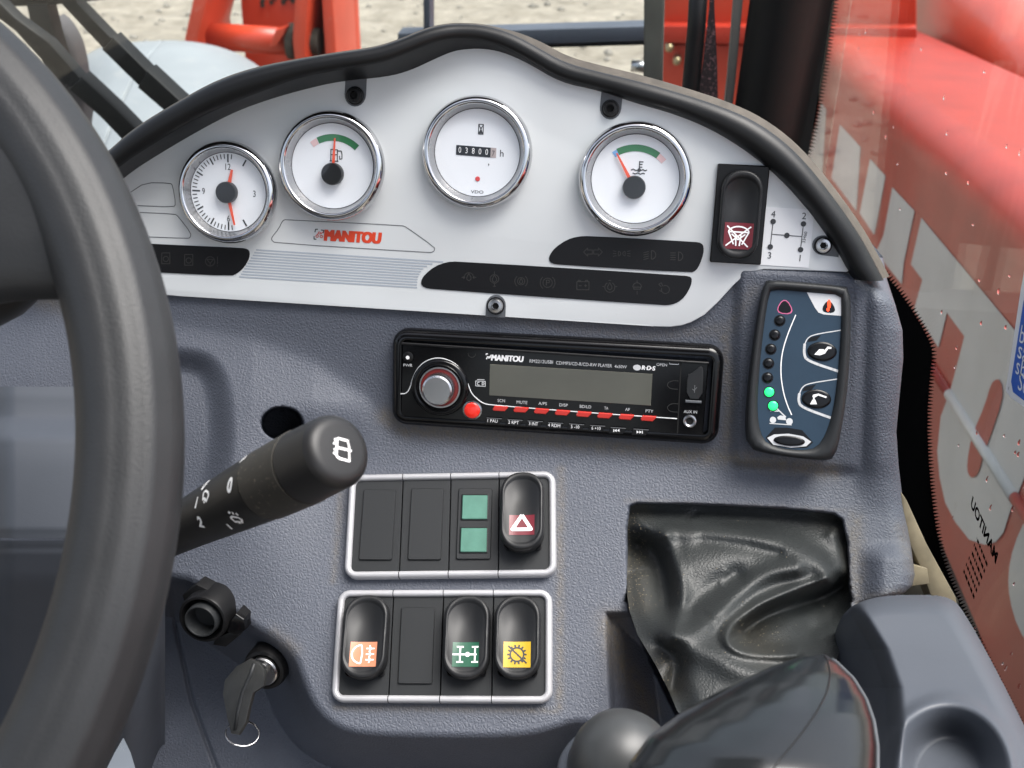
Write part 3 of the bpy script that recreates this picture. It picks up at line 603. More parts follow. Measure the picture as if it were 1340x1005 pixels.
# ================================================================ rocker switches
def rrs(w, h, r, n, m):              # rounded rectangle with its long sides subdivided too
    P = rr(w, h, r, n); out = []
    for a, b in zip(P, P[1:]+P[:1]):
        out.append(a); l = math.dist(a, b)
        if l > r*.4:
            k = m if l > h*.3 else 3
            out += [(a[0]+(b[0]-a[0])*i/k, a[1]+(b[1]-a[1])*i/k) for i in range(1, k)]
    return out
def rocker(name, pl, L, w, tilt, label, art, group, foot=True, base=None, lift=0.0, dishv=.22):
    """pl: frame at the switch centre, V along its length; art(h) -> list of (name, material, polygons in mm)"""
    t = empty(name, pl, label, 'switch', group)
    if base: mk('mounting_plate', rrloft(pl, base[0], base[1], .0008, [(0, -.002), (0, .0022), (.0006, .0028)], n=3), M['black'], t, True, 30)
    if foot: mk('rocker_foot', rrloft(pl, w*.86, L*.80, .002, [(0, -.003), (0, .0048+lift)], cv=-L*.055, n=4), M['gloss'], t)
    def top(u, v):
        s = 0.0
        dv = (v-L*dishv)/(w*.5); du = u/(w*.36)
        s -= .0030*math.exp(-(dv*dv*.9+du*du*.8))           # thumb hollow
        s -= .0009*math.exp(-(u/(w*.30))**4)*(1-min(1, abs(v)/(L*.5))**6)  # long shallow channel
        return .0112+lift+tilt*v+s
    out = rrs(w, L, w*.46, 10, 10); loops = []
    for sc, hk in ((1, -9), (1, -1), (.985, -.45), (.95, -.16), (.90, -.02)):
        loops.append([pl.P(u*sc if True else u, v-(1-sc)*w*.5*(1 if v > 0 else -1), (.003+lift if hk == -9 else top(u*.9, v*.9)+hk*.0026)) for u, v in out])
    for sc in [.86, .83]+[.80-.76*i/22 for i in range(23)]:
        loops.append([pl.P(u*sc, v*(1-(1-sc)), top(u*sc, v*sc)-(.0007 if sc < .84 else 0)) for u, v in out])
    mk('rocker_cap', loft(loops, True, False, True), M['rock'], t, True)
    for nm, mt, polys, dh in art:
        V, Fc = [], []
        if nm == 'label':          # draped over the cap as a fine grid
            (cu, cv, w_, h_) = polys; ng = 12
            V = [pl.P((cu-w_/2+w_*i/ng)*mm, (cv-h_/2+h_*j/ng)*mm, top((cu-w_/2+w_*i/ng)*mm, (cv-h_/2+h_*j/ng)*mm)-.0005) for j in range(ng+1) for i in range(ng+1)]
            Fc = [(j*(ng+1)+i, j*(ng+1)+i+1, (j+1)*(ng+1)+i+1, (j+1)*(ng+1)+i) for j in range(ng) for i in range(ng)]
        else:
            for k, p in enumerate(polys):
                n0 = len(V)
                if len(p) == 4:        # long strokes follow the cap in short steps
                    ns = max(1, int(math.dist(p[1], p[2])/1.0))
                    for i in range(ns+1):
                        f = i/ns
                        for a, b in ((p[0], p[3]), (p[1], p[2])):
                            u, v = a[0]+(b[0]-a[0])*f, a[1]+(b[1]-a[1])*f; V.append(pl.P(u*mm, v*mm, top(u*mm, v*mm)-.00037+(k % 5)*8e-6))
                    Fc += [(n0+2*i, n0+2*i+1, n0+2*i+3, n0+2*i+2) for i in range(ns)]
                else:
                    V += [pl.P(u*mm, v*mm, top(u*mm, v*mm)-.00037+(k % 5)*8e-6) for u, v in p]; Fc.append(tuple(range(n0, n0+len(p))))
        mk(nm, (V, Fc), mt, t)
    return t
def sq(cu, cv, w, h): return (cu, cv, w, h)
# warning-horn switch on the fascia
S5 = A.sub(967.3, 280.5, h=.0022); S5 = Pl(S5.o, S5.U, S5.V).up(-.0)
def ring(cu, cv, r, w, n=22, a0=0, a1=360, ry=None): return strokes2([[(x, y) for x, y in arc(cu, cv, r, a0, a1, n, ry)]], w)
horn = strokes2([arc(0, -9.6, 5.6, 15, 165, 10, 3.6), [(-5.4, -8.7), (-2.2, -15.5)], [(5.4, -8.7), (2.2, -15.5)], [(-5.4, -8.9), (5.4, -8.9)], [(-1.4, -10.5), (-.9, -16.3)], [(1.4, -10.5), (.9, -16.3)], [(-3.6, -10), (0, -13)], [(3.6, -10), (0, -13)], [(-6.3, -5.8), (5.4, -16.6)], [(6.3, -5.8), (-6.3, -16.4)]], .75)
rocker('rocker_switch', S5, 47*mm, 21.5*mm, .03, 'black rocker switch with crossed-out horn symbol on maroon label, on the fascia', [('label', M['maroon'], sq(0, -11, 15.2, 14), .0), ('symbol', M['white'], horn, .00015)], 'black rocker switches', base=(27.2*mm, 52.5*mm), foot=False, lift=-.002)
# gear pattern sticker
SP = A.sub(1030, 310, h=.0022)
stk = empty('gear_pattern_sticker', SP, 'white gear pattern sticker numbered 1 to 4 beside the horn switch', 'sticker')
b0 = mk('paper', slabpx(A, [(1001.4, 270.5), (1066, 274.8), (1058, 350.5), (995, 346.5)], .0021, .0025), mat('sticker_white', (.70, .71, .72), .4), stk)
hh = .0027
P4, P3_, P2, P1, PM = (1011.8, 289.8), (1008, 323), (1051.4, 293), (1047.6, 326.7), (1029.7, 308)
mk('pattern_lines', linespx(A, [[P4, P3_], [P2, P1], [(1010, 306.5), (1049.6, 309.5)]], 1.0, hh), M['dark'], b0)
for p in (P4, P3_, P2, P1, PM): mk('gear_dot', lathe(A, [(1.45*mm, hh+.0001)], *A.uv(*p, hh), n=18), M['dark'], b0)
for s, x, y in (('4', 1012, 280), ('2', 1052.3, 282.5), ('3', 1007, 334), ('1', 1047, 337.5)): mk('gear_number', textc(A, s, *A.uv(x, y, hh), 3.5*mm, hh), M['dark'], b0)
mk('part_number', textpx(A, '33460', (1053.5, 318), (1056.5, 303.5), 4.2, hh), M['dark'], b0)

# ================================================================ radio
def quadframe(pl, q, h=0.0):           # best frame of a pixel quadrilateral TL TR BR BL
    c = [pl.at(x, y, h) for x, y in q]; o = sum(c, Vector())/4
    U = ((c[1]-c[0])+(c[2]-c[3])).normalized(); V = pl.N.cross(U)
    return Pl(o, U, V), ((c[1]-c[0]).length+(c[2]-c[3]).length)/2, ((c[3]-c[0]).length+(c[2]-c[1]).length)/2
RF, rw, rh = quadframe(A, [(511, 431), (947, 451), (941, 584), (516, 553)], .004)
RF = RF.up(-.004)
rad = empty('car_radio', RF, 'black single-slot car radio with silver knob and row of red buttons below the fascia', 'radio')
mk('surround', rrloft(RF, rw, rh, .009, [(0, -.012), (0, .0035), (.001, .0062), (.0035, .0078), (.0058, .0074), (.0064, .004)], n=6, cap1=False), M['gloss'], rad, True, 50)
FPq = [(523, 447.5), (925.7, 472.5), (921.5, 578), (526, 548)]
FH = .0068
FR, fwid, fhei = quadframe(A, FPq, FH); FR = FR.up(0)
face = mk('faceplate', rrloft(FR, fwid, fhei, .002, [(0, -.012), (0, -.0008), (.0008, 0)], n=4), M['gloss'], rad, True, 30)
RP = FR; e1 = .00015
def rp(x, y): return RP.uv(x, y)
def rslab(name, poly, h, m, par=None, bev=.0002, h0=-.0004): return mk(name, slab(RP, [RP.uv(x, y, h) for x, y in poly], h0, h, bev, 1), m, par or rad, True, 30)
rslab('display', [(641, 476.5), (854, 489.5), (851.5, 531), (640, 517.5)], .0003, M['lcd'])
mk('top_ledge', rrloft(FR, fwid*.998, .0014, .0004, [(0, -.001), (0, .0008), (.0004, .0011)], cv=fhei/2-.0009, n=2), M['black'], rad)
# knob
ku, kv = RP.uv(576, 506.5)
mk('knob_dish', lathe(RP, [(.0168, 0), (.0162, .0016), (.0146, .0026), (.0132, .0018), (.0120, .0004)], ku, kv, n=56, cap1=False), M['gloss'], rad, True)
mk('knob_ring', lathe(RP, [(.0121, .0003), (.0119, .0016), (.0111, .0016), (.0109, .0006)], ku, kv, n=48, cap1=False), M['steel'], rad, True, 40)
mk('glow_ring', lathe(RP, [(.0110, .0008), (.0084, .0010)], ku, kv, n=48, cap1=True), M['darkred'], rad)
kb = mk('volume_knob', lathe(RP, [(.0092, .0008), (.0090, .0070), (.0086, .0092), (.0076, .0098)], ku, kv, n=48), mat('turned_metal', (.50, .50, .51), .26, metal=1.0, rvary=.05), rad, True, 30)
mk('knob_notch', flat(RP, [[(ku+.0083*math.cos(R(a))-.0003, kv+.0083*math.sin(R(a))), (ku+.0083*math.cos(R(a))+.0003, kv+.0083*math.sin(R(a))), (ku+.0079*math.cos(R(a))+.0003, kv+.0079*math.sin(R(a))), (ku+.0079*math.cos(R(a))-.0003, kv+.0079*math.sin(R(a)))] for a in (5, 15, 60, 70, 82, 100, 110)], .0097), M['dark'], kb)
bu, bv = RP.uv(618.3, 536.3)
mk('button_ring', lathe(RP, [(.0056, 0), (.0055, .0010), (.0047, .0012), (.0046, .0004)], bu, bv, n=32, cap1=False), M['steel'], rad, True, 40)
mk('red_button', lathe(RP, [(.0046, 0), (.0045, .0018), (.0038, .0024), (.0018, .0026)], bu, bv, n=32), M['redlit'], rad, True, 40)
pu_, pv_ = RP.uv(534, 467)
pb = mk('power_button', lathe(RP, [(.0031, 0), (.0030, .0008), (.0026, .0010)], pu_, pv_, n=24), M['black'], rad, True, 40)
mk('power_symbol', join(lathe(RP, [(.0011, .0011)], pu_, pv_-.0002, n=14)), M['white'], pb)
mk('button_mark', lines(RP, [arc(*RP.uv(617.5, 462.5), .0022, 180, 360, 12)], .0003, e1), M['ghost'], face)
# ridge that runs round the knob and along the buttons
rid = smoothpath([(524, 515.5), (532, 515), (537, 507), (541, 491), (551, 476), (566, 468.5), (582, 469), (598, 477), (609, 491), (613, 505), (617, 515), (624, 522), (633, 528.5), (645, 530.3), (760, 539.5), (886, 548)], 2)
mk('chrome_ridge', tube([RP.at(x, y, .0004) for x, y in rid], .00035, 6), M['print'], rad, True)
seam = [(891.5, 470), (886, 577)]
mk('panel_seam', linespx(RP, [seam], 1.6, e1), M['void'], face)
for s, a, b, cp, bo in (('PWR', (528, 479.4), (539.6, 479.9), 3.6, 0), ('RM2212USBI', (693, 474.4), (723.5, 476), 4.4, .01), ('CD/MP3/CD-R/CD-RW PLAYER', (727.7, 476.7), (800.7, 480.9), 4.4, .012), ('4x50W', (804, 481.2), (820, 482.2), 4.2, .01), ('OPEN', (859, 478.7), (872.7, 479.6), 4.0, .01), ('AUX IN', (894.7, 540.3), (912, 541.2), 4.0, .01),
        ('SCN', (651, 525.9), (660.7, 526.5), 4, 0), ('MUTE', (676, 528), (690, 528.8), 4, 0), ('A/PS', (704.6, 529.6), (715.6, 530.2), 4, 0), ('DISP', (732, 531.6), (743, 532.3), 4, 0), ('BD/LD', (758.6, 533.5), (773.5, 534.5), 4, 0), ('TA', (790.7, 535.9), (795.8, 536.2), 4, 0), ('AF', (818, 537.5), (824, 537.9), 4, 0), ('PTY', (844.8, 539.5), (854.7, 540.2), 4, 0)):
    mk('lettering', textpx(RP, s, a, b, cp, e1, bo), M['print'], face)
mk('logo_lettering', textpx(RP, 'MANITOU', (643, 471.4), (684, 473.6), 7.4, e1, .035, .10), M['white'], face)
mk('logo_emblem', linespx(RP, [[(636.5, 470), (638, 466.5), (641, 468.5), (642.5, 464.5)], [(636, 464.5), (636.3, 463), (638.5, 463)], [(640.5, 466), (639, 469)]], 1.3, e1), M['white'], face)
rd = RP.uv(833.6, 480.9)
mk('rds_oval', lathe(RP, [(.0022, e1)], *rd, n=24, sy=.75), M['print'], face)
mk('rds_lettering', textpx(RP, 'R·D·S', (839.8, 483.6), (856.5, 484.8), 5.6, e1, .03, .15), M['white'], face)
mk('disc_logo', linespx(RP, [[(622.5, 505), (622.5, 498.5), (635, 499), (635, 505.6), (622.5, 505)], [(624.5, 496.6), (634, 496.9)], arc(626.5, 502, 2, 60, 300, 6), [(631, 500), (631, 504), (633, 503), (633.5, 501), (631, 500)]], .9, e1), M['print'], face)
mk('open_bracket', linespx(RP, [[(876, 474.5), (876.4, 476.3), (887.3, 477), (888, 475.5)]], 1.0, e1), M['print'], face)
# red and black function buttons
for x, y in ((654.5, 534.8), (681.6, 536.5), (708.4, 538.4), (735.8, 540.4), (763.8, 542.4), (791.2, 544.2), (819.5, 546), (848.4, 547.9)):
    rslab('red_function_button', [(x-7.5, y-4), (x+10.5, y-2.7), (x+9.8, y-.4), (x+5.5, y+3.9), (x-9, y+2.9), (x-10, y+.6)], .0013, M['redbtn'], bev=.0004)
for i, (s, x0, y0, x1, y1) in enumerate((('1 PAU', 638, 552.4, 651, 553.2), ('2 RPT', 665, 554.4, 678.8, 555.3), ('3 INT', 692, 556.2, 704, 557), ('4 RDM', 717, 558.2, 733, 559.4), ('5 -10', 747, 560.2, 758, 560.9), ('6 +10', 774, 562.1, 785.8, 562.9), (None, 803, 565, 811, 565.5), (None, 832.4, 567, 841, 567.6))):
    cx_ = (x0+x1)/2+1; cy_ = (y0+y1)/2-2
    bt = rslab('preset_button', [(cx_-9, cy_-3.9), (cx_+11.5, cy_-2.6), (cx_+7, cy_+5.2), (cx_-12, cy_+4.2)], .0011, M['black'], bev=.0003)
    mk('button_edge', linespx(RP, [[(cx_-8.5, cy_-3.9), (cx_+11, cy_-2.7)]], .9, .0013), M['ghost'] if False else M['line'], bt)
    if s: mk('lettering', textpx(RP, s, (x0, y0), (x1, y1), 4.4, .0013, .02), M['white'], bt)
    else:
        d_ = -1 if i == 6 else 1; xm, ym = (x0+x1)/2, (y0+y1)/2-1.9
        mk('skip_symbol', flatpx(RP, [[(xm+d_*0, ym-2), (xm+d_*3, ym), (xm+d_*0, ym+2)], [(xm-d_*3.6, ym-2.2), (xm-d_*.4, ym), (xm-d_*3.6, ym+1.9)], [(xm+d_*3.3, ym-1.9), (xm+d_*4.4, ym-1.8), (xm+d_*4.4, ym+2.1), (xm+d_*3.3, ym+2)]], .0013), M['white'], bt)
uc = rslab('usb_cover', smoothpath([(899.5, 490), (905, 489), (912, 483.5), (915, 479.5), (919.5, 480.5), (920.5, 488), (919, 523), (898, 521.5)], 1, True), .0007, M['plate'])
mk('usb_symbol', linespx(RP, [[(908.8, 514), (909.2, 504)], [(909, 510), (912, 507)], [(909, 511.5), (906, 509)]], .8, .0009), M['line'], uc)
rslab('cover_lip', [(897, 523.8), (918, 525), (917.8, 528), (896.8, 526.8)], .0012, M['tab'])
ju, jv = RP.uv(902.5, 550.8)
jk = mk('aux_jack', lathe(RP, [(.0037, 0), (.0036, .0012), (.0029, .0014), (.0021, .0009), (.0020, -.0001)], ju, jv, n=28, cap1=False), M['steel'], rad, True, 40)
mk('jack_hole', lathe(RP, [(.0020, .0002)], ju, jv, n=20), M['void'], jk)
for y in (503.5, 533.5):
    mk('latch_mark', linespx(RP, [smoothpath([(888, y-5), (879, y-5.5), (873.5, y-2), (873.5, y+2), (878, y+5.3), (887, y+5.8)], 1)], .8, e1), M['ghost'], face)

# ================================================================ load indicator
LP = Pl(A.at(1045, 485, .006), (1, 0, 0), (0, math.sin(R(27)), math.cos(R(27))))
lmi = empty('load_indicator', LP, 'blue load indicator box with column of round lamps, two lit green, right of radio', 'load indicator')
LO = [(1004, 366), (1060, 370), (1107, 375), (1112, 379), (1113.5, 400), (1113, 460), (1107, 530), (1095, 594), (1088, 602), (1076, 603), (1030, 598), (990, 591), (981, 586), (977.5, 574), (977, 540), (981, 490), (990, 420), (999, 371)]
LI = [(1009.8, 378.5), (1055, 382), (1098, 385.5), (1101, 389), (1101, 420), (1098, 470), (1093, 520), (1087, 549), (1079, 571), (1071, 583), (1062, 588), (1045, 589), (1020, 586), (1004, 580), (997, 571.5), (992, 552), (991, 520), (997, 447), (1006, 385)]
n_ = 72
def cl(p, n): return resample(smoothpath(p, 2, True)+[smoothpath(p, 2, True)[0]], n+1)[:-1]
lo, li = cl(LO, n_), cl(LI, n_)
# match starting points by angle about the centre
def byang(p, c, n):
    q = sorted(p, key=lambda a: math.atan2(a[1]-c[1], a[0]-c[0])); return q
angs = [2*math.pi*i/n_ for i in range(n_)]
def polarpts(poly, c):
    out = []; m = len(poly)
    for a in angs:
        dx, dy = math.cos(a), math.sin(a); best = 0
        for i in range(m):
            (x0, y0), (x1, y1) = poly[i], poly[(i+1) % m]; ex, ey = x1-x0, y1-y0; den = dx*ey-dy*ex
            if abs(den) < 1e-9: continue
            t_ = ((x0-c[0])*ey-(y0-c[1])*ex)/den; s_ = ((x0-c[0])*dy-(y0-c[1])*dx)/den
            if t_ > 0 and -1e-6 <= s_ <= 1+1e-6: best = max(best, t_)
        out.append((c[0]+dx*best, c[1]+dy*best))
    return out
lc = (1046, 484)
lo, li = polarpts(smoothpath(LO, 1, True), lc), polarpts(smoothpath(LI, 1, True), lc)
mix = lambda a, b, f: [(p[0]+(q[0]-p[0])*f, p[1]+(q[1]-p[1])*f) for p, q in zip(a, b)]
loops = [[LP.at(x, y, .0)-LP.N*.02 for x, y in lo], [LP.at(x, y, .0065) for x, y in lo], [LP.at(x, y, .0088) for x, y in mix(lo, li, .12)], [LP.at(x, y, .0096) for x, y in mix(lo, li, .35)], [LP.at(x, y, .0094) for x, y in mix(lo, li, .62)], [LP.at(x, y, .0082) for x, y in mix(lo, li, .9)], [LP.at(x, y, .0070) for x, y in li]]
mk('housing', loft(loops), M['plate'], lmi, True)
H0 = .0071
ov = mk('membrane', ([LP.at(x, y, H0) for x, y in li], [tuple(range(n_-1, -1, -1))]), M['overlay'], lmi)
def lart(name, polys, m, lev=1, par=None): return mk(name, flatpx(LP, polys, H0+.0001*lev), m, par or ov)
def ell(x, y, rx, ry=None, n=24, rot=0):
    ry = ry or rx; return [(x+rx*math.cos(2*math.pi*i/n)*math.cos(rot)-ry*math.sin(2*math.pi*i/n)*math.sin(rot), y+rx*math.cos(2*math.pi*i/n)*math.sin(rot)+ry*math.sin(2*math.pi*i/n)*math.cos(rot)) for i in range(n)]
lart('grey_corner', [[(1055.8, 382.6), (1098, 386), (1100.8, 389), (1100.7, 413.3), (1078, 411.5), (1071, 409), (1066, 402)]], M['print'], 1)
for i, (x, y) in enumerate(((1020.3, 419.7), (1013.8, 438.4), (1008.6, 457), (1005.6, 475.7), (1004.3, 494.4), (1006.6, 513), (1011.6, 531))):
    u, v = LP.uv(x, y, H0); on = i >= 5
    mk('lamp_recess', lathe(LP, [(.0031, H0+.0001)], u, v, n=24), M['ledoff'], ov)
    mk('indicator_lamp', lathe(LP, [(.0026, H0+.0001), (.0024, H0+.0006), (.0014, H0+.0009)], u, v, n=24), M['ledon'] if on else M['ledoff'], lmi, True, label='lit green indicator lamp' if on else None)
def tri(x, y, s): return smoothpath([(x, y-s*1.0), (x+s, y+s*.75), (x-s, y+s*.62)], 2, True)
lart('warning_outline', [tri(1027, 401, 14.5)], M['magenta'], 1); w1 = lart('warning_lamp', [tri(1027, 401, 12.4)], M['ledoff'], 2)
lart('warning_lamp', [tri(1084.5, 401, 12)], M['ledoff'], 2)
lart('warning_glow', [ell(1085, 398, 2.4, 6.0), ell(1083.5, 405, 2.0, 2.6)], M['ledred'], 3)
def lline(name, path, w, m, lev=1): return mk(name, linespx(LP, path, w, H0+.0001*lev), m, ov)
lline('load_arc', [smoothpath([(1041.4, 412), (1029.7, 439.6), (1022.7, 464.5), (1021.5, 489.4), (1024.7, 511.8), (1029.7, 529), (1036, 543)], 2)], 1.4, M['white'])
for path, (kx, ky), br in (([(1101, 432), (1066, 437.5), (1057, 442), (1053, 450), (1052, 463), (1055.8, 472), (1097, 485.8)], (1075.7, 459.8), (1062.5, 441.5)), ([(1095.6, 496), (1059, 501.5), (1050, 506), (1046, 515), (1044.8, 525), (1049, 533), (1087, 546.8)], (1068.3, 522), (1056, 506))):
    lline('key_outline', [smoothpath(path[:5], 2)], 1.4, M['print']); lline('key_outline', [smoothpath(path[3:], 2)], 3.4, M['print'])
    lart('dark_flash', [[(br[0]-6, br[1]+6), (br[0]-3, br[1]), (br[0]+12, br[1]-3), (br[0]+6, br[1]+4)]], M['ledoff'], 1)
    lart('key_rim', [ell(kx, ky, 18, 12)], M['print'], 1)
    mk('membrane_key', lathe(LP, [(.0078, H0+.0001), (.0076, H0+.0005), (.0060, H0+.0007)], *LP.uv(kx, ky, H0), n=32, sy=.66), M['ledoff'], lmi, True)
lart('bucket_symbol', [[(1065.5, 464), (1072, 457), (1078, 457), (1080, 462.5), (1073, 465)], [(1077, 460), (1083, 453.5), (1088, 454), (1088, 456.5), (1084, 456.5), (1079.5, 462.5)]], M['white'], 9)
lart('grab_symbol', [[(1060, 529), (1063, 523), (1067, 523), (1069, 529)], [(1063, 519), (1064, 516.5), (1071, 515), (1082, 519), (1081, 521), (1071, 517.5), (1065, 521)], [(1064, 520), (1066, 520), (1066, 524), (1064, 524)]], M['white'], 9)
lart('machine_symbol', [ell(1011.5, 549.5, 4.2), ell(1033, 551.5, 4.4), [(1017, 546), (1021, 543.5), (1027, 544.5), (1029, 550), (1018, 549)], [(1007, 553.4), (1036, 555.4), (1036, 556.6), (1007, 554.6)]], M['print'], 1)
lline('machine_boom', [[(1008, 537.5), (1019, 538)], [(1017, 535), (1028.5, 546)]], 1.6, M['print'])
lart('test_key_field', [[(1002, 572.7), (1014, 559.5), (1030, 559.5), (1049.6, 562.8), (1064, 579), (1056, 586), (1035, 586.8), (1010, 583)]], M['ledoff'], 1)
lart('test_key_rim', [[(1004, 573), (1013, 568.5), (1032, 567.5), (1051, 571), (1061.5, 578), (1055, 584), (1035, 585.8), (1012, 582)]], M['print'], 2)
mk('test_key', lathe(LP, [(.0084, H0+.0002), (.0082, H0+.0007), (.006, H0+.0009)], *LP.uv(1032.8, 576.8, H0), n=32, sy=.33), M['ledoff'], lmi, True)

# ================================================================ switch rows
rows = [[(459, 623.4), (727.7, 617.8), (727.7, 755.5), (451.6, 757.8)], [(443.9, 773.2), (721.9, 772.7), (723.8, 921), (435, 919.6)]]
PB = []
for k, qd in enumerate(rows):
    # seat each row on the moulded surface: plane through the moulding under it
    c = [don(x, y) for x, y in qd]; o = sum(c, Vector())/4
    nrm = (c[1]-c[3]).cross(c[0]-c[2]).normalized()
    if nrm.dot(CAM-o) < 0: nrm = -nrm
    nrm = (nrm+B.N*2).normalized()
    base = Pl(o, B.U-nrm*B.U.dot(nrm), nrm.cross(B.U)); base = base if base.N.dot(nrm) > 0 else base
    fr, w_, h_ = quadframe(base, qd, .002); PB.append((fr, w_, h_))
    print('row', k, w_, h_)
FRN = ['silver switch frame with green lamp module, above the other frame', 'silver switch frame holding orange, green and yellow labelled switches, below the other frame']
GAPS = [[(529, 523), (591.6, 587), (654.5, 652)], [(515.6, 509.8), (581, 577), (646, 644.6)]]
for k, (fr, w_, h_) in enumerate(PB):
    t = empty('switch_frame', fr, FRN[k], 'switch frame', 'silver switch frames')
    bw = .0038; cuts = [-w_/2]
    ytm, ybm = (620, 756) if k == 0 else (773, 920)
    for xa, xb in GAPS[k]: cuts.append((fr.uv(xa, ytm)[0]+fr.uv(xb, ybm)[0])/2)
    cuts.append(w_/2)
    prof = [(0, -.004), (0, .0026), (.0006, .0038), (.0014, .0043), (.0024, .0043), (.0033, .0038), (bw, .0026), (bw, -.001)]
    ptt = lambda u, v, z: fr.P(u, v, z)
    for j in range(4):
        u0, u1 = cuts[j]+(.00025 if j else 0), cuts[j+1]-(.00025 if j < 3 else 0)
        # each section: top bar, bottom bar and, at the ends, a rounded side
        if j in (0, 3):
            loops = []; sgn = -1 if j == 0 else 1; ue = u1 if j == 0 else u0
            for ins, z in prof:
                r_ = max(.0006, .0068-ins); xo = sgn*(w_/2-ins); yo = h_/2-ins; P = [(ue, yo)]
                for a in range(7):
                    an = R(90-90*a/6); P.append((xo-sgn*r_+sgn*r_*math.cos(an), yo-r_+r_*math.sin(an)))
                for a in range(7):
                    an = R(-90*a/6); P.append((xo-sgn*r_+sgn*r_*math.cos(an), -yo+r_+r_*math.sin(an)))
                P.append((ue, -yo)); loops.append([ptt(a, b, z) for a, b in P])
            mk('frame_section', loft(loops, False), M['silver'], t, True, 40)
        else:
            for sg in (1, -1): mk('frame_section', loft([[ptt(u0, sg*(h_/2-ins), z), ptt(u1, sg*(h_/2-ins), z)] for ins, z in prof], False), M['silver'], t, True, 40)
        ul, ur = (cuts[j]+(bw if j == 0 else .0003)), (cuts[j+1]-(bw if j == 3 else .0003))
        mk('backing_panel', slab(fr, [(ul, -h_/2+bw), (ur, -h_/2+bw), (ur, h_/2-bw), (ul, h_/2-bw)], -.003, .0022, .0002, 1), M['plate'], t)
    PB[k] = (fr, w_, h_, cuts)
def blank(k, q, label, nm='blanking_plate', cat='blanking plate', grp='blank switch plates'):
    fr = PB[k][0]; f2, w_, h_ = quadframe(fr, q, .003); f2 = f2.up(-.0008)
    t = empty(nm, f2, label, cat, grp) if nm != 'blanking_plate' else None
    vf = rrloft(f2, w_, h_, .0012, [(0, -.001), (0, .0008), (.0004, .0013)], n=4)
    if t is None:
        o = mk(nm, vf, M['plate'], None, True, 30); tag(o, label, cat, grp); return o, f2, w_, h_
    mk('module_body', vf, M['plate'], t, True, 30); return t, f2, w_, h_
blank(0, [(475.8, 640.7), (518.4, 640.7), (513.4, 733), (469.8, 732.7)], 'blank black plate at the end of the upper switch frame, near the stalk')
blank(0, [(538.5, 639), (581, 639), (577, 732.7), (533.4, 732.7)], 'blank black plate next to the green lamp module')
blank(1, [(524.8, 794.7), (569, 795), (566, 895), (521, 895)], 'blank black plate between the orange and green labelled switches')
t, f2, w_, h_ = blank(0, [(600, 639), (644, 639), (642.6, 732), (597, 732)], 'black module with two square green lenses beside the hazard switch', 'indicator_module', 'indicator lamp', None)
for y0_, y1_, xl, xr_ in ((648, 679.4, 605.3, 638), (691, 722.4, 603.3, 637.3)):
    q = [(xl, y0_), (xr_, y0_), (xr_-.5, y1_), (xl-1, y1_)]; f3, a_, b_ = quadframe(f2, q, .0015)
    mk('lens_frame', rrloft(f3, a_+.0012, b_+.0012, .0006, [(0, -.0012), (0, .0002), (.0005, .0003), (.0006, -.0002)], n=2, cap1=False), M['black'], t)
    mk('green_lens', rrloft(f3, a_, b_, .0005, [(0, -.001), (0, .0), (.0004, .0003)], n=2), M['lens'], t)
def swframe(k, x, ytop, ybot, xb):
    fr = PB[k][0]; a, b = fr.at(x, ytop, .010), fr.at(xb, ybot, .010)
    # the cap stands above the panel: take its middle on the raised plane, drop back to the base
    o = (a+b)/2-fr.N*.010; return Pl(o, fr.U, fr.V), (a-b).length
haz = strokes2([[(0, -3.2), (5.2, -11.6), (-5.2, -11.6), (0, -3.2)]], 1.9)
f_, L_ = swframe(0, 685, 617, 722, 682)
rocker('rocker_switch', f_, L_, 24*mm, -.10, 'black hazard light switch with white triangle on maroon label', [('label', M['maroon'], sq(0, -8.6, 14, 11.6), 0), ('symbol', M['white'], [[(a, b+.4) for a, b in p] for p in haz], .00015)], 'black rocker switches', lift=.003)
f_, L_ = swframe(1, 480, 778, 889, 475)
fog = strokes2([arc(-1.2, -9.6, 5.0, 90, 270, 12, 4.9), [(-1.2, -4.7), (-.6, -9.6), (-1.2, -14.5)]], .85)+strokes2([[(1.4, -6.6), (6, -6.6)], [(1.4, -9.6), (6, -9.6)], [(1.4, -12.6), (6, -12.6)], [(3.2, -4.9), (4.0, -6.6), (3.2, -8.1), (4, -9.6), (3.2, -11.1), (4, -12.6), (3.2, -14.2)]], .75)
rocker('rocker_switch', f_, L_, 24.6*mm, -.05, 'black fog light switch with white lamp symbol on orange label', [('label', M['orangel'], sq(0, -9.6, 14.6, 13.2), 0), ('symbol', M['white'], fog, .00015)], 'black rocker switches', lift=.0015)
f_, L_ = swframe(1, 612, 778, 889, 608.5)
axl = strokes2([[(-7, -9.6), (6, -9.6)], [(-3, -5.6), (-3, -13.6)], [(-4.8, -5.6), (-1.2, -5.6)], [(-4.8, -13.6), (-1.2, -13.6)], [(5, -5.6), (5, -13.6)], [(3.2, -5.6), (6.8, -5.6)], [(3.2, -13.6), (6.8, -13.6)]], .85)+[[(1+1.3*math.cos(i*.4488), -9.6+1.3*math.sin(i*.4488)) for i in range(14)]]
rocker('rocker_switch', f_, L_, 24.6*mm, -.05, 'black axle switch with white two-axle symbol on dark green label', [('label', M['greenl'], sq(0, -9.6, 14.2, 13), 0), ('symbol', M['white'], axl, .00015)], 'black rocker switches', lift=.001)
f_, L_ = swframe(1, 678, 778, 889, 676)
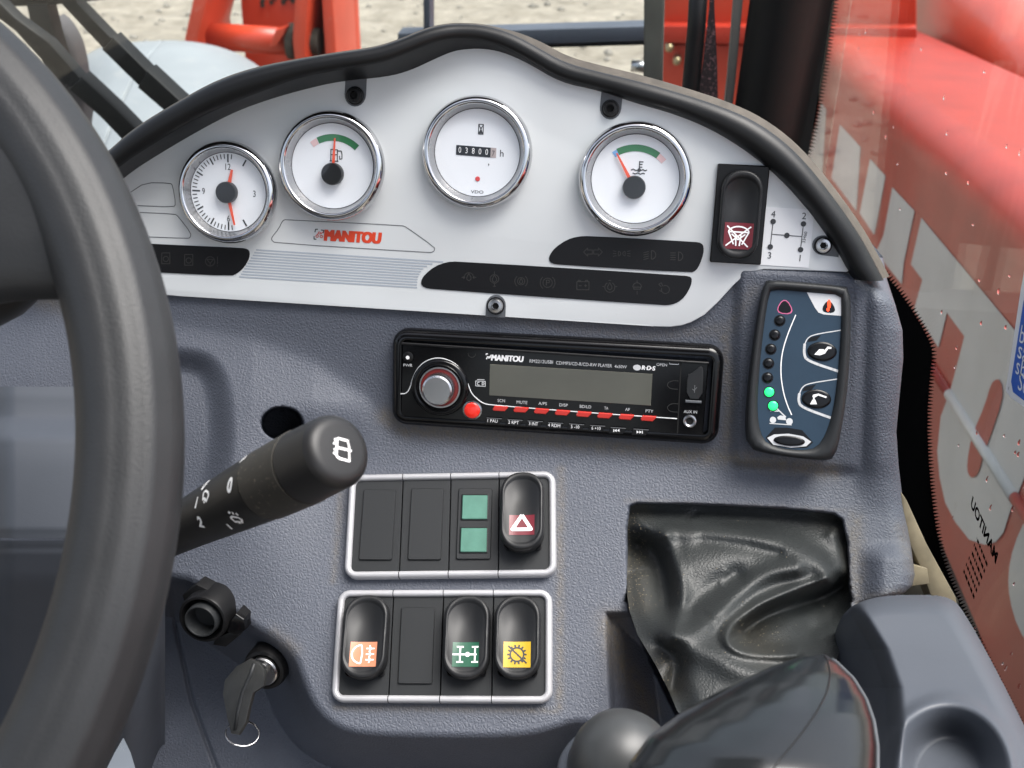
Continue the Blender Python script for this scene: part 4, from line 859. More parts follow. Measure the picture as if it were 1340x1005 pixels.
gear = strokes2([arc(0, -9.6, 3.6, 0, 360, 24)], .8)+[[(x0_*math.cos(a)-y0_*math.sin(a), -9.6+x0_*math.sin(a)+y0_*math.cos(a)) for x0_, y0_ in ((3.8, -.5), (5.2, -.4), (5.2, .4), (3.8, .5))] for a in [i*math.pi*2/14 for i in range(14)]]+strokes2([[(-4.8, -5.0), (5.2, -14.2)]], .8)
rocker('rocker_switch', f_, L_, 24.6*mm, -.05, 'black gearbox switch with crossed cogwheel on yellow label', [('label', M['yellowl'], sq(0, -9.6, 14.6, 13.6), 0), ('symbol', M['dark'], gear, .00015)], 'black rocker switches', lift=.001)
# ================================================================ px-driven shells
def pxgrid(x0, x1, y0, y1, nx, ny):
    return np.meshgrid(np.linspace(x0, x1, nx), np.linspace(y0, y1, ny))
def shell(X, Y, Z, mask=None):
    P = CN+rays(X, Y)*Z[..., None]; ny, nx = X.shape; idx = np.arange(ny*nx).reshape(ny, nx)
    q = np.stack([idx[:-1, :-1], idx[1:, :-1], idx[1:, 1:], idx[:-1, 1:]], -1).reshape(-1, 4)
    if mask is not None:
        mk_ = mask.reshape(-1); q = q[mk_[q].all(1)]
    used = np.unique(q); rem = -np.ones(ny*nx, int); rem[used] = np.arange(len(used))
    return [tuple(v) for v in P.reshape(-1, 3)[used].tolist()], [tuple(f) for f in rem[q].tolist()], used
def add_attr(o, name, vals):
    ca = o.data.color_attributes.new(name, 'FLOAT_COLOR', 'POINT'); ca.data.foreach_set('color', np.repeat(vals, 4).astype(np.float32))

# ---- rubber boot of the gear lever
zz = lambda pts: [(800+a*.3134, 640+b*.3134) for a, b in pts]
nb = 190
tt, ss = np.meshgrid(np.linspace(0, 1, 170), np.linspace(0, 1, nb), indexing='ij')
Yb = 655+tt*320
xl = pw(Yb, [(655, 817), (780, 821), (800, 824), (830, 834), (870, 858), (905, 876), (930, 886), (980, 930)])
xr = pw(Yb, [(655, 1112), (790, 1114), (830, 1108), (870, 1092), (930, 1080), (980, 1060)])
Xb = xl+(xr-xl)*ss
e = np.minimum(np.minimum(Xb-xl, xr-Xb), (Yb-(660+.045*(Xb-820))))
h = -.012+.006*sstep(2, 40, e)
h += .055*sstep(330, 40, np.hypot((Xb-955)*.9, Yb-1000))+.012*sstep(60, 180, Yb-660)
for pts, wd, am in (([(120, 165), (300, 180), (500, 186), (700, 222), (830, 275), (905, 350)], 13, 5.5), ([(330, 300), (560, 265), (760, 300), (870, 360)], 28, 9), ([(960, 400), (860, 450), (730, 500), (630, 540), (560, 590)], 13, -15), ([(900, 385), (760, 425), (640, 472), (560, 528), (487, 590), (482, 640), (550, 682), (680, 692), (770, 690)], 8.5, 10), ([(620, 610), (760, 580), (870, 500)], 34, -11), ([(900, 520), (860, 580)], 30, -17), ([(120, 245), (185, 290), (215, 380), (225, 480)], 19, -14), ([(225, 200), (268, 320), (298, 440), (268, 560), (238, 620)], 10, 6), ([(240, 618), (360, 590), (450, 520), (540, 420), (660, 348), (770, 330)], 13, 6.5), ([(330, 500), (420, 410), (520, 360)], 12, -3), ([(225, 650), (285, 720), (260, 830)], 13, -9), ([(300, 650), (420, 680), (520, 740), (700, 780)], 20, 8), ([(380, 210), (560, 235), (690, 270)], 9, -2.2), ([(930, 200), (960, 300), (965, 370)], 10, 4)):
    d_ = segdist(Xb, Yb, smoothpath(zz(pts), 2)); h += 1.12*am*.001*np.exp(-(d_/(wd*1.04))**2)
rn = np.random.default_rng(2)
for k in range(26):
    x0_, y0_ = rn.uniform(830, 1100), rn.uniform(670, 930); a_ = rn.uniform(0, 3.14); l_ = rn.uniform(10, 30)
    h += rn.uniform(-.0011, .0011)*np.exp(-(segdist(Xb, Yb, [(x0_, y0_), (x0_+l_*math.cos(a_), y0_+l_*math.sin(a_))])/5)**2)
Zb = 1/winv(B, Xb, Yb)-h
v_, f_, us = shell(Xb, Yb, Zb)
bo = mk('lever_boot', (v_, f_), M['rubber'], None, True); tag(bo, 'creased black rubber boot filling the square well in the dashboard', 'lever boot')
db = np.zeros(Xb.shape)
for pts, wd, am in (([(820, 664), (840, 662)], 14, .9), ([(822, 670), (823, 790)], 8, .7), ([(835, 720), (840, 790)], 16, .5), ([(1070, 672), (1100, 685)], 14, .6), ([(985, 830), (1000, 845)], 26, .55), ([(870, 870), (885, 900)], 18, .5), ([(1104, 690), (1108, 780)], 6, .4)):
    db = np.maximum(db, am*np.exp(-(segdist(Xb, Yb, pts)/wd)**2))
add_attr(bo, 'dirt', db.reshape(-1)[us])
# crumbs of grit lying in the folds
gv, gf = [], []
for k in range(230):
    if k < 120: x, y = rn.normal(835, 8), rn.uniform(672, 800)
    elif k < 165: x, y = rn.normal(985, 22), rn.normal(835, 14)
    elif k < 200: x, y = rn.normal(872, 9), rn.normal(868, 14)
    else: x, y = rn.uniform(830, 1090), rn.uniform(668, 840)
    i = int(np.clip((y-655)/320*169, 0, 169)); j = int(np.clip((x-xl[i, 0])/(xr[i, 0]-xl[i, 0])*(nb-1), 0, nb-1))
    p = pz(Xb[i, j], Yb[i, j], Zb[i, j]-.0001); s = rn.uniform(.00015, .00035); n0 = len(gv)
    for ax in (Vector((s, 0, 0)), Vector((0, s, 0)), Vector((-s, 0, 0)), Vector((0, -s, 0)), Vector((0, 0, s)), Vector((0, 0, -s))): gv.append(p+ax)
    gf += [(n0+a, n0+(a+1) % 4, n0+4) for a in range(4)]+[(n0+(a+1) % 4, n0+a, n0+5) for a in range(4)]
gr = mk('grit', (gv, gf), mat('grit', (.25, .21, .14), .9)); tag(gr, 'fine sandy grit lying in the folds of the rubber boot', 'grit', kind='stuff')

# ---- side console with cup well
Xc, Yc = pxgrid(1070, 1440, 770, 1110, 480, 440)
CON = smoothpath([(1078, 1130), (1080, 960), (1083, 890), (1090, 838), (1100, 808), (1116, 792), (1140, 783), (1170, 779), (1222, 779), (1243, 783), (1258, 795), (1300, 870), (1345, 960), (1430, 1130)], 2, True)
sdc = sdist(Xc, Yc, CON)
Zc = .512-(Yc-780)*.00044-(Xc-1180)*.00006
ec = np.clip((26+sdc)/26, 0, 1); Zc += .02*(1-np.sqrt(np.clip(1-ec**2, 0, 1)))
cr = pw(Yc, [(770, 1110), (800, 1125), (850, 1155), (900, 1172), (950, 1176), (1110, 1170)])
Zc += .0011*np.sqrt(np.clip(cr+14-Xc, 0, None)**2+1)*sstep(0, 30, cr+14-Xc)
rc = np.hypot((Xc-1240)/80, (Yc-1016)/92)
Zc += .024*sstep(1.0, .5, rc)-.004*np.exp(-((rc-1.06)/.10)**2)
v_, f_, us = shell(Xc, Yc, Zc, sdc < 1.0)
con = mk('side_console', (v_, f_), M['smoothgrey'], None, True); tag(con, 'smooth grey plastic side console with round cup well beside the window', 'console')

# ---- control levers in front
def egg(c, axis, prof, n=40, flatten=1.0, side=None):
    axis = Vector(axis).normalized(); s = side or axis.orthogonal(); s = (s-axis*s.dot(axis)).normalized(); q = axis.cross(s)
    return loft([[Vector(c)+axis*z+(s*math.cos(2*math.pi*i/n)+q*math.sin(2*math.pi*i/n)*flatten)*r for i in range(n)] for z, r in prof], True, True, True)
KN = [((1068, 857), (1079, 856), .400), ((1046, 860), (1095, 867), .397), ((1010, 872), (1116, 888), .391), ((970, 890), (1132, 915), .384), ((930, 911), (1141, 943), .377), ((887, 936), (1145, 975), .370), ((850, 964), (1144, 1006), .363), ((824, 1000), (1138, 1045), .356), ((812, 1050), (1122, 1090), .350), ((830, 1110), (1090, 1130), .346), ((880, 1160), (1040, 1165), .345)]
joy = empty('joystick', pz(980, 1130, .36), 'large glossy dark joystick knob leaning in front of the rubber boot', 'joystick')
def ksec(f):
    f = max(0, min(len(KN)-1.0001, f)); i = int(f); u = f-i; g = lambda a, b: a+(b-a)*u
    (la, ra, za), (lb, rb, zb_) = KN[i], KN[i+1]
    L_, R_ = pz(g(la[0], lb[0]), g(la[1], lb[1]), g(za, zb_)), pz(g(ra[0], rb[0]), g(ra[1], rb[1]), g(za, zb_))
    c = (L_+R_)/2; h_ = (R_-L_)/2; n_ = (-fwd-dwn*.25); n_ = (n_-h_*n_.dot(h_)/h_.length_squared).normalized(); return c, h_, n_
def on_knob(f, ang, up=0.0):
    c, h_, n_ = ksec(f); r_ = h_.length+up; return c+h_.normalized()*r_*math.cos(ang)+n_*(r_*.80)*math.sin(ang)
fs_ = [0, .15, .35, .6]+[1+.25*i for i in range(36)]
mk('knob_shell', loft([[on_knob(f, 2*math.pi*j/64) for j in range(64)] for f in fs_], True, True, True), M['knob'], joy, True)
mk('seam', tube([on_knob(f, R(72+3.6*f), .0001) for f in np.linspace(.25, 8, 34)], .0003, 6), M['black'], joy, True)
mk('trim_stripe', tube([on_knob(f, R(30-1.0*f), .0001) for f in np.linspace(.6, 8, 34)], .00045, 6), M['tab'], joy, True)
mk('lever_shaft', tube([pz(960, 1150, .352), pz(930, 1230, .46), pz(925, 1200, .56)], .010, 14), M['black'], joy, True)
k2, a2 = pz(812, 1005, .43), (-fwd*.55-dwn*.8+rgt*.1)
lev = empty('control_lever', k2-a2.normalized()*.03, 'smaller worn dark grey lever knob standing beside the joystick', 'lever')
R2 = .0208
mk('knob_shell', egg(k2, a2, [(-.03, R2*.8), (-.012, R2*.96), (.0, R2), (.008, R2*.95), (.0145, R2*.82), (.0195, R2*.6), (.0225, R2*.34), (.0235, R2*.1)], 40), M['matknob'], lev, True)
mk('knob_collar', egg(k2+rgt*-.0012, a2, [(-.03, R2*1.05), (-.006, R2*1.1), (-.003, R2*1.06), (-.002, R2*.9)], 40), M['smoothgrey'], lev, True)
mk('lever_shaft', tube([k2-a2.normalized()*.025, k2-a2.normalized()*.14], .007, 12), M['black'], lev, True)

# ================================================================ steering wheel, column, stalk
wc = CAM+Vector((-0.35008286, 0.23713297, -0.20922813)); a_, b_ = 0.07144183, 0.76524304
wn = Vector((math.sin(a_), -math.cos(a_)*math.cos(b_), math.cos(a_)*math.sin(b_))).normalized()
wu = Vector((0, 0, 1)).cross(wn).normalized(); wp = Pl(wc, wu, wn.cross(wu)); RW, rw_ = .1948, .0163
whl = empty('steering_wheel', wp, 'dark grey foam-rimmed steering wheel in front of the dashboard', 'steering wheel')
# finger ridges run round the rim; their angles are read where the rim passes the photograph's middle height
p_ = min((wc+(wp.U*math.cos(t_)+wp.V*math.sin(t_))*RW for t_ in np.linspace(0, 6.283, 400)), key=lambda q: abs((q-CAM).dot(dwn)/(q-CAM).dot(fwd)-.03)+(0 if (q-CAM).dot(rgt)/(q-CAM).dot(fwd) > -.5 else 9))
er_ = (p_-wc).normalized(); dv_ = (CAM-p_).normalized(); phc = math.atan2(dv_.dot(wp.N), dv_.dot(er_))
def rimr(ph):
    d = lambda c, w: math.exp(-((math.atan2(math.sin(ph-phc-R(c)), math.cos(ph-phc-R(c))))/w)**2)
    return rw_*(1.0-.05*d(13, .09)-.045*d(-9, .08)-.02*d(-38, .10)+.02*d(2, .10)+.035*d(-21, .15)+.015*d(40, .3))
loops = []
for i in range(200):
    th = 2*math.pi*i/200; er = wp.U*math.cos(th)+wp.V*math.sin(th)
    loops.append([wc+er*RW+(er*math.cos(2*math.pi*j/44)+wp.N*math.sin(2*math.pi*j/44))*rimr(2*math.pi*j/44) for j in range(44)])
mk('rim', loft(loops, True, ring=True), M['wheel'], whl, True)
# spokes and hub
def wuv(px, py): return wp.uv(px, py)
hubr = .055
mk('hub', lathe(wp, [(hubr, -.03), (hubr*1.02, -.012), (hubr*.9, -.004), (hubr*.5, -.001)], n=40), M['wheel'], whl, True, 40)
sa_ = wp.uv(40, 235); sa_ = math.degrees(math.atan2(sa_[1], sa_[0])); print('spoke angle', sa_)
for ang in (sa_, 180-sa_, 270):
    # spoke sweeps from hub to rim, flaring where it meets the rim
    sp = []
    for f in np.linspace(0, 1, 24):
        r_ = hubr*.8+(RW-.004-hubr*.8)*f; wdt = .020+.038*max(0, (f-.45)/.55)**2.2+.006*(1-f)**2; c0 = wp.U*math.cos(R(ang))+wp.V*math.sin(R(ang)); s0 = wp.N.cross(c0)
        cc = wc+c0*r_-wp.N*(.010*(1-f)); tk = .009+.004*f
        sp.append([cc+s0*wdt*math.cos(p)*(1)+wp.N*tk*math.sin(p) for p in [2*math.pi*j/24 for j in range(24)]])
    mk('spoke', loft(sp, True, True, True), M['wheel'], whl, True)
# column cover behind the wheel
Xk, Yk = pxgrid(-160, 216, 506, 1110, 100, 190)
CP = ([(500, .560), (510, .556), (535, .553), (555, .549), (562, .540), (568, .535), (600, .529), (700, .516), (704, .516), (706, .521), (709, .521), (712, .518), (760, .528), (850, .57), (1110, .70)])
Zk = sum(pw(Yk+d_, CP) for d_ in range(-12, 13, 2))/13
Zk = Zk+.06*sstep(150, 216, Xk)**2+.03*sstep(20, -60, Xk)
colm = empty('steering_column_cover', pz(20, 700, .5), 'blue-grey plastic steering column cover seen through the wheel', 'column cover')
v_, f_, us = shell(Xk, Yk, Zk, Yk < 707); mk('upper_shell', (v_, f_), M['smoothgrey'], colm, True)
v_, f_, us = shell(Xk, Yk, Zk, Yk > 704.5); mk('lower_shell', (v_, f_), M['smoothgrey'], colm, True)
# indicator stalk root, black, under the spoke
ls = empty('indicator_stalk', pz(-30, 400, .44), 'black stalk end hidden behind the wheel spoke', 'stalk')
mk('stalk_body', tube([pz(-160, 440, .45), pz(-70, 395, .44), pz(-10, 358, .43), pz(24, 340, .425), pz(38, 332, .425)], [.016, .018, .019, .016, .009], 20), M['stalk'], ls, True)
# steel pedal edge far below
pd_ = mk('adjuster_lever', loft([[pz(161, 966, .55), pz(162, 966, .55), pz(162, 967, .552), pz(161, 967, .552)], [pz(150, 985, .55), pz(171, 985, .55), pz(171, 986, .56), pz(150, 986, .56)], [pz(140, 1005, .55), pz(177, 1005, .55), pz(177, 1006, .565), pz(140, 1006, .565)], [pz(120, 1060, .55), pz(186, 1060, .55), pz(186, 1061, .57), pz(120, 1061, .57)]], True, True, True), M['steel'], None, True, 30)
tag(pd_, 'bright metal lever tip below the steering wheel', 'lever')
# wiper stalk
sa, sb = pz(205, 706, .50), pz(447, 587, .405)
sx = (sb-sa); SL = sx.length; sx.normalize(); sside = (-fwd-sx*(-fwd).dot(sx)).normalized(); sq_ = sside.cross(sx)
stalk = empty('wiper_stalk', sa, 'black wiper control stalk with white symbols pointing past the wheel', 'stalk')
def sax(t): return sa+sx*SL*t
def srad(t): return float(np.interp(t, [0, .25, .55, .655, .66, .835, .84, .97, .99, 1.0], [.0100, .0112, .0134, .0141, .0144, .0149, .0146, .0141, .0128, .0108]))
def slathe(t0, t1, n=16, c0=False, c1=False, dr=0):
    ts = np.linspace(t0, t1, n); m_ = 48
    return loft([[sax(t_)+(sside*math.cos(2*math.pi*j/m_)+sq_*math.sin(2*math.pi*j/m_))*(srad(t_)+dr) for j in range(m_)] for t_ in ts], True, c0, c1)
mk('barrel', slathe(-.25, .655, 24), M['stalk'], stalk, True)
mk('twist_collar', slathe(.66, .835, 8, True, True), M['dirtyrib'], stalk, True, 40)
capv = slathe(.84, .97, 8); mk('end_cap', join(capv), M['stalkcap'], stalk, True)
ec_ = [(.97, .0141), (.982, .0136), (.992, .0125), (.998, .0110), (1.0, .0090)]
mk('end_face', loft([[sax(t_)+(sside*math.cos(2*math.pi*j/48)+sq_*math.sin(2*math.pi*j/48))*r_ for j in range(48)] for t_, r_ in ec_], True, False, True), M['stalkcap'], stalk, True)
# symbols wrapped on the barrel: (t, angle) positions
def wrap(V, Fc, t0, a0, dr=.0002):
    out = []
    for u, v in V:
        t_ = t0+u/SL; r_ = srad(t_)+dr; an = a0+v/r_; out.append(sax(t_)+(sside*math.cos(an)+sq_*math.sin(an))*r_)
    return out, Fc
def stx(s, t0, a0, cap):
    V, Fc, w = textraw(s, .045); sc = cap/.7; V = [((x-w/2)*sc*.9, y*sc-cap/2) for x, y in V]
    # stand the figures upright across the barrel
    rot = R(-28); V = [(x*math.cos(rot)-y*math.sin(rot), x*math.sin(rot)+y*math.cos(rot)) for x, y in V]
    mk('symbol', wrap(V, Fc, t0, a0), M['white'], stalk)
def sst(paths, t0, a0, w=.0010, k=1.0):
    k *= 1.15
    rot = R(-28); pp = [[((x*math.cos(rot)-y*math.sin(rot))*k*mm, (x*math.sin(rot)+y*math.cos(rot))*k*mm) for x, y in p] for p in paths]
    pol = strokes2(pp, w); V, Fc = [], []
    for p in pol: n0 = len(V); V += p; Fc.append(tuple(range(n0, n0+len(p))))
    mk('symbol', wrap(V, Fc, t0, a0), M['white'], stalk)
wip = [[(-2.6, 1.2), (-1.4, 2.2), (1.4, 2.2), (2.6, 1.2), (1.5, -1.2), (.6, -.6), (-.6, -.6), (-1.5, -1.2), (-2.6, 1.2)], [(0, -.6), (0, -2.2)]]
SGN = 1
for s, t0, a0, cap in (('0', .441, 62, .0040), ('1', .413, 30, .0036), ('2', .405, -8, .0040), ('0', .616, 27, .0048), ('1', .502, -40, .0032)): stx(s, t0, R(a0), cap*1.2)
sst(wip, .469, R(30), k=.95); sst(wip+[[(-2.4, 3.6), (-1.6, 4.6)], [(0, 3.6), (0, 4.8)], [(2.4, 3.6), (1.6, 4.6)]], .564, R(-34), k=.9); sst([[(-1.2, -1.5), (1.5, 1.5)], [(1.5, 1.5), (1.2, 0)], [(-1.2, -1.5), (-1.6, .6), (0, 1.8)]], .655, R(66))
EF = Pl(sax(1.0), rgt-sx*rgt.dot(sx), sx.cross(rgt-sx*rgt.dot(sx)))
rw2 = [[(-2.2, 3.4), (2.2, 3.6), (3.0, 1.5), (3.6, -4.0), (-.6, -4.2), (-2.2, -3.6)], [(-2.4, 3.4), (-2.2, -3.6)], [(-1.9, -.2), (4.2, .2)], [(-3.6, 2.8), (-2.8, 2.2)], [(-3.9, 1.2), (-3.2, .8)], [(-3.4, -1.0), (-2.9, -1.4)], [(-3.6, -2.6), (-2.8, -2.8)], [(2.2, 3.6), (3.0, 1.5), (3.6, -4.0)]]
mk('end_symbol', lines(EF, [[(x*mm*1.0, y*mm*1.0) for x, y in p] for p in rw2], .0009, .0003), M['white'], stalk)

# ================================================================ ignition
kn = (-fwd*.93-rgt*.17+dwn*.26).normalized()
def kframe(px, py, z): return Pl(pz(px, py, z), rgt-kn*rgt.dot(kn), kn.cross(rgt))
zk = dz(420, 830)
sk = kframe(271, 804, zk+.004)
soc = empty('socket_cap', sk, 'round black socket with hinged cap beside the ignition lock', 'socket')
hexp = [(-.0150, .0095), (-.0060, .0168), (.0060, .0120), (.0120, .0060), (.0130, -.0080), (.0, -.0140), (-.0120, -.0110)]
mk('cap_plate', slab(sk, hexp, -.02, -.002, .0006), M['black'], soc, True, 30)
mk('socket_ring', lathe(sk, [(.0142, -.012), (.0142, .0050), (.0136, .0062), (.0124, .0064), (.0116, .0050), (.0112, -.006)], n=40, cap1=False), M['black'], soc, True, 40)
mk('socket_cup', lathe(sk, [(.0112, -.006), (.0098, -.002), (.0094, .0080), (.0090, .0090), (.0084, .0090), (.0080, .0080), (.0078, .0), (.0074, -.001)], n=40), M['plate'], soc, True, 40)
mk('hinge_clip', slab(sk, [(.0125, -.0035), (.0185, .0035), (.0230, .0005), (.0235, -.0060), (.0180, -.0100), (.0120, -.0080)], -.012, .003, .0008), M['gloss'], soc, True, 30)
mk('hinge_arm', slab(sk, [(.0040, -.0140), (.0160, -.0075), (.0190, -.0110), (.0100, -.0190), (.0020, -.0185)], -.014, .001, .001), M['black'], soc, True, 30)
lk = kframe(349, 872, zk+.016)
ign = empty('ignition_lock', lk, 'black ringed ignition lock on the shaded side of the dashboard', 'ignition lock')
mk('lock_ring', lathe(lk, [(.0128, -.03), (.0128, .002), (.0118, .0045), (.0100, .005), (.0088, .0035)], n=40, cap1=False), M['black'], ign, True, 40)
mk('lock_barrel', lathe(lk, [(.0088, .0), (.0086, .0060), (.0078, .0068)], n=36), M['steel'], ign, True, 40)
# key: blade into the lock, dark bow hanging, ring through it
ky = Pl(pz(318, 905, zk-.012), (rgt*.97-fwd*.22).normalized(), (-dwn*.97+fwd*.2).normalized())
key = empty('ignition_key', ky, 'ignition key with dark leather-like grip turned in the lock', 'key')
mk('bow', slabpx(ky, list([(309, 872), (327, 862), (338, 867), (346, 878), (344.5, 898), (331, 907), (326, 925), (322, 945), (312, 962), (302, 960), (297, 940), (291, 908), (294, 890)]), -.0016, .0016, .0005), mat('key_grip', (.016, .0165, .016), .45, grain=('noise', 500, .0003, .5), vary=.25, vscale=150), key, True, 40)
mk('bow_fold', tube([ky.at(x, y, .0014) for x, y in ((333, 868), (327, 885), (318, 905), (312, 930), (308, 955))], .0011, 8), M['plate'], key, True)
mk('blade', tube([pz(336, 874, zk-.011), lk.P(0, 0, .004)], .0032, 12), M['steel'], key, True)
rc_ = pz(317, 960, zk-.013); ru = (rgt*.97+dwn*.22).normalized(); rv_ = (dwn*.62-fwd*.75); rv_ = (rv_-ru*rv_.dot(ru)).normalized()
kr = mk('key_ring', join(tube([rc_+(ru*math.cos(a)+rv_*math.sin(a)*.85)*.0090 for a in np.linspace(0, 2*math.pi, 49)], .0004, 8, False), tube([rc_+(ru*math.cos(a)+rv_*math.sin(a)*.85)*.0090+fwd*.0009 for a in np.linspace(.6, 2*math.pi, 45)], .0004, 8, True)), M['chrome'], None, True); tag(kr, 'thin chrome split ring hanging from the ignition key', 'key ring')

# ================================================================ cab: side window, pillar, sill
XG = .19
GP = Pl((XG, 0, CAM.z), (0, -1, 0), (0, 0, 1))
gl = [(1112, -60), (1098, -40), (1060, 190), (1040, 210), (1100, 330), (1130, 420), (1165, 560), (1195, 700), (1225, 790), (1275, 880), (1345, 1000), (1400, 1110), (1440, 1110), (1440, -60)]
win = empty('side_window', GP.at(1300, 990), 'right side window of slightly dusty glass with black serrated border', 'window')
mk('pane', slab(GP, [GP.uv(x, y, 0) for x, y in gl], -.004, 0), M['glass'], win)
def frit(line, back, nm):
    pts = resample(smoothpath(line, 1), int(sum(math.dist(a, b) for a, b in zip(line[:-1], line[1:]))/4.6))
    polys = []
    bp = resample(smoothpath(back, 1), len(pts))
    V, Fc = [], []; h_ = .0006
    for p in pts: V.append(GP.at(*p, h_))
    for p in bp: V.append(GP.at(*p, h_))
    m_ = len(pts)
    Fc += [(i, i+1, m_+i+1, m_+i) for i in range(m_-1)]
    for i in range(m_-1):
        (ax_, ay_), (bx_, by_) = pts[i], pts[i+1]; cx_, cy_ = (ax_+bx_)/2, (ay_+by_)/2; dx, dy = bx_-ax_, by_-ay_; l_ = math.hypot(dx, dy); nx_, ny_ = dy/l_, -dx/l_
        n0 = len(V); V += [GP.at(ax_+dx*.12, ay_+dy*.12, h_), GP.at(bx_-dx*.12, by_-dy*.12, h_), GP.at(cx_+nx_*7, cy_+ny_*7, h_)]; Fc.append((n0, n0+1, n0+2))
    mk(nm, (V, Fc), M['frit'], win)
frit([(1096, -30), (1084, 60), (1072, 130), (1062, 185), (1050, 215)], [(1074, -30), (1064, 60), (1050, 130), (1036, 185), (1030, 215)], 'printed_border')
frit([(1130, 330), (1153, 352), (1185, 392), (1214, 440), (1221, 462), (1217, 490), (1213, 550), (1216, 620), (1224, 690), (1234, 735), (1258, 795), (1290, 860), (1340, 958), (1400, 1080)], [(1110, 345), (1125, 365), (1140, 430), (1150, 500), (1150, 540), (1150, 580), (1155, 620), (1160, 660), (1190, 720), (1215, 750), (1242, 800), (1276, 866), (1322, 960), (1382, 1082)], 'printed_border')
# print and sticker on the glass
stick = empty('safety_sticker', GP.at(1340, 450), 'blue safety sticker with white border and white text on the side window', 'sticker')
mk('sticker_border', slabpx(GP, [(1343, 340), (1335.6, 380), (1316, 511), (1322, 520), (1345, 536), (1420, 580), (1420, 320)], .0003, .0006), M['white'], stick)
mk('sticker_panel', flatpx(GP, [[(1346, 355), (1339, 396), (1323, 499), (1325.5, 513), (1345, 528), (1420, 570), (1420, 335)]], .0009), M['blue'], stick)
for s, a, b in (('by', (1333.5, 447), (1346, 456)), ('saf', (1331, 467), (1349, 479.5)), ('sho', (1328.5, 488), (1349, 502.5)), ('Se', (1331.5, 509), (1343, 517))):
    mk('lettering', textpx(GP, s, a, b, 9, .0011, .02), M['white'], stick)
def mirrored(s, a, b, cap, bold=0.):
    p0, p1 = GP.uv(*a, .0004), GP.uv(*b, .0004); sc = math.dist(p0, p1)/math.dist(a, b)
    V, Fc = text2(s, p0, p1, -cap*sc, bold); return [GP.P(u, v, .0004) for u, v in V], Fc
mk('etched_mark', mirrored('MANITOU', (1303, 738), (1270, 661), 9, .04), M['frit'], win)
for i in range(6):                    # fine print too small to read: broken hairlines
    x, y = 1284-i*3.4, 716+i*8.5; rl = random.Random(i); segs = []; f = 0
    while f < 1:
        g_ = min(1, f+rl.uniform(.08, .2)); segs.append([(x+8-14*f, y+24-36*f), (x+8-14*g_, y+24-36*g_)]); f = g_+.05
    mk('etched_line', linespx(GP, segs, 1.6, .0004), M['frit'], win)
dv, df = [], []; rd_ = random.Random(11)
for k in range(45):
    x, y = rd_.uniform(1100, 1338), rd_.uniform(10, 900)
    if x < 1235+(y-500)*.2 and y > 330: x = rd_.uniform(1245, 1335)
    u, v = GP.uv(x, y, 0); a, b = rd_.uniform(.0005, .0010), rd_.uniform(.0009, .0024)
    q = lathe(GP, [(1, .0001), (.8, .0006), (.4, .0009)], 0, 0, n=10)
    q = loft([[GP.P(u+a*r_*math.cos(2*math.pi*i/10), v+b*r_*math.sin(2*math.pi*i/10), z_) for i in range(10)] for r_, z_ in ((1, .0001), (.8, .0006), (.4, .0009))], True, False, True)
    n0 = len(dv); dv += q[0]; df += [tuple(i+n0 for i in f) for f in q[1]]
dm_ = mat('water_drop', (.75, .75, .75), .04, spec=.8); dm_.node_tree.nodes['Principled BSDF'].inputs['Transmission Weight'].default_value = 1.0
tag(mk('water_droplets', (dv, df), dm_, win, True), kind='stuff')
# pillar, seals and posts at the windscreen
WS = Pl((0, 1.16, CAM.z), (1, 0, 0), (0, 0, 1))
pil = empty('window_pillar', WS.at(1020, 200, .03), 'broad black cab pillar between windscreen and side window', 'pillar')
prf = []
for yy in np.linspace(-60, 420, 20):
    xa = 981-19*(yy/136); xb_ = 1090-43*(yy/190); pts = []
    for k in range(13):
        f = k/12; x_ = xa+(xb_-xa)*f; h_ = .02+.028*math.sin(math.pi*min(1, f*1.15))**.7 if f < .87 else .02+.028*math.sin(math.pi*min(1, f*1.15))**.7
        pts.append(WS.at(x_, yy, h_))
    pts += [WS.at(xb_, yy, -.03), WS.at(xa, yy, -.03)]; prf.append(pts)
mk('pillar_cover', loft(prf, True, True, True), M['pillar'], pil, True, 50)
mk('rubber_lip', slabpx(WS, [(1090, -60), (1099, -60), (1060, 190), (1010, 420), (1000, 420), (1047, 190)], 0, .012), M['void'], pil)
mk('dusty_edge', slabpx(WS, [(965.5, -60), (978, -60), (962, 110), (955, 170), (920, 420), (905, 420), (945, 170), (952, 110)], -.02, .012, .002), M['post'], pil, True, 40)
seal = empty('windscreen_seal', WS.at(910, 100), 'black rubber seal with speckled edge beside the pillar', 'seal')
mk('seal_strip', tube([WS.at(917, -60, .01), WS.at(911, 40, .01), WS.at(904, 115, .01), WS.at(890, 240, .01), WS.at(875, 380, .01)], .0092, 16), M['rim'], seal, True)
mk('speckled_border', flatpx(WS, [[(930, -60), (934, -60), (935, 10), (938.5, 80), (939.5, 130), (940, 300), (880, 300), (913, 130), (920, 80), (928, 10)]], .0012), mat('speckled_frit', (.03, .022, .024), .6, dust=((.25, .14, .15), 420, .55, .06)), seal)
ws = empty('windscreen', WS.at(600, 200), 'front windscreen glass with a light film of dust', 'windscreen')
mk('pane', slab(WS, [(-1.0, -.95), (.175, -.95), (.175, .35), (-1.0, .35)], -.004, 0), M['wscreen'], ws)
mk('wiper_post', slabpx(WS, [(843, -60), (871, -60), (867, 100), (864, 300), (838, 300), (842, 100)], -.03, -.006, .003), M['post'], ws, True, 40)
sil = empty('window_sill', pz(1215, 740, .64), 'dusty beige sill rails in the gap below the window', 'sill')
SPl = Pl(pz(1215, 740, .62), rgt, -dwn)
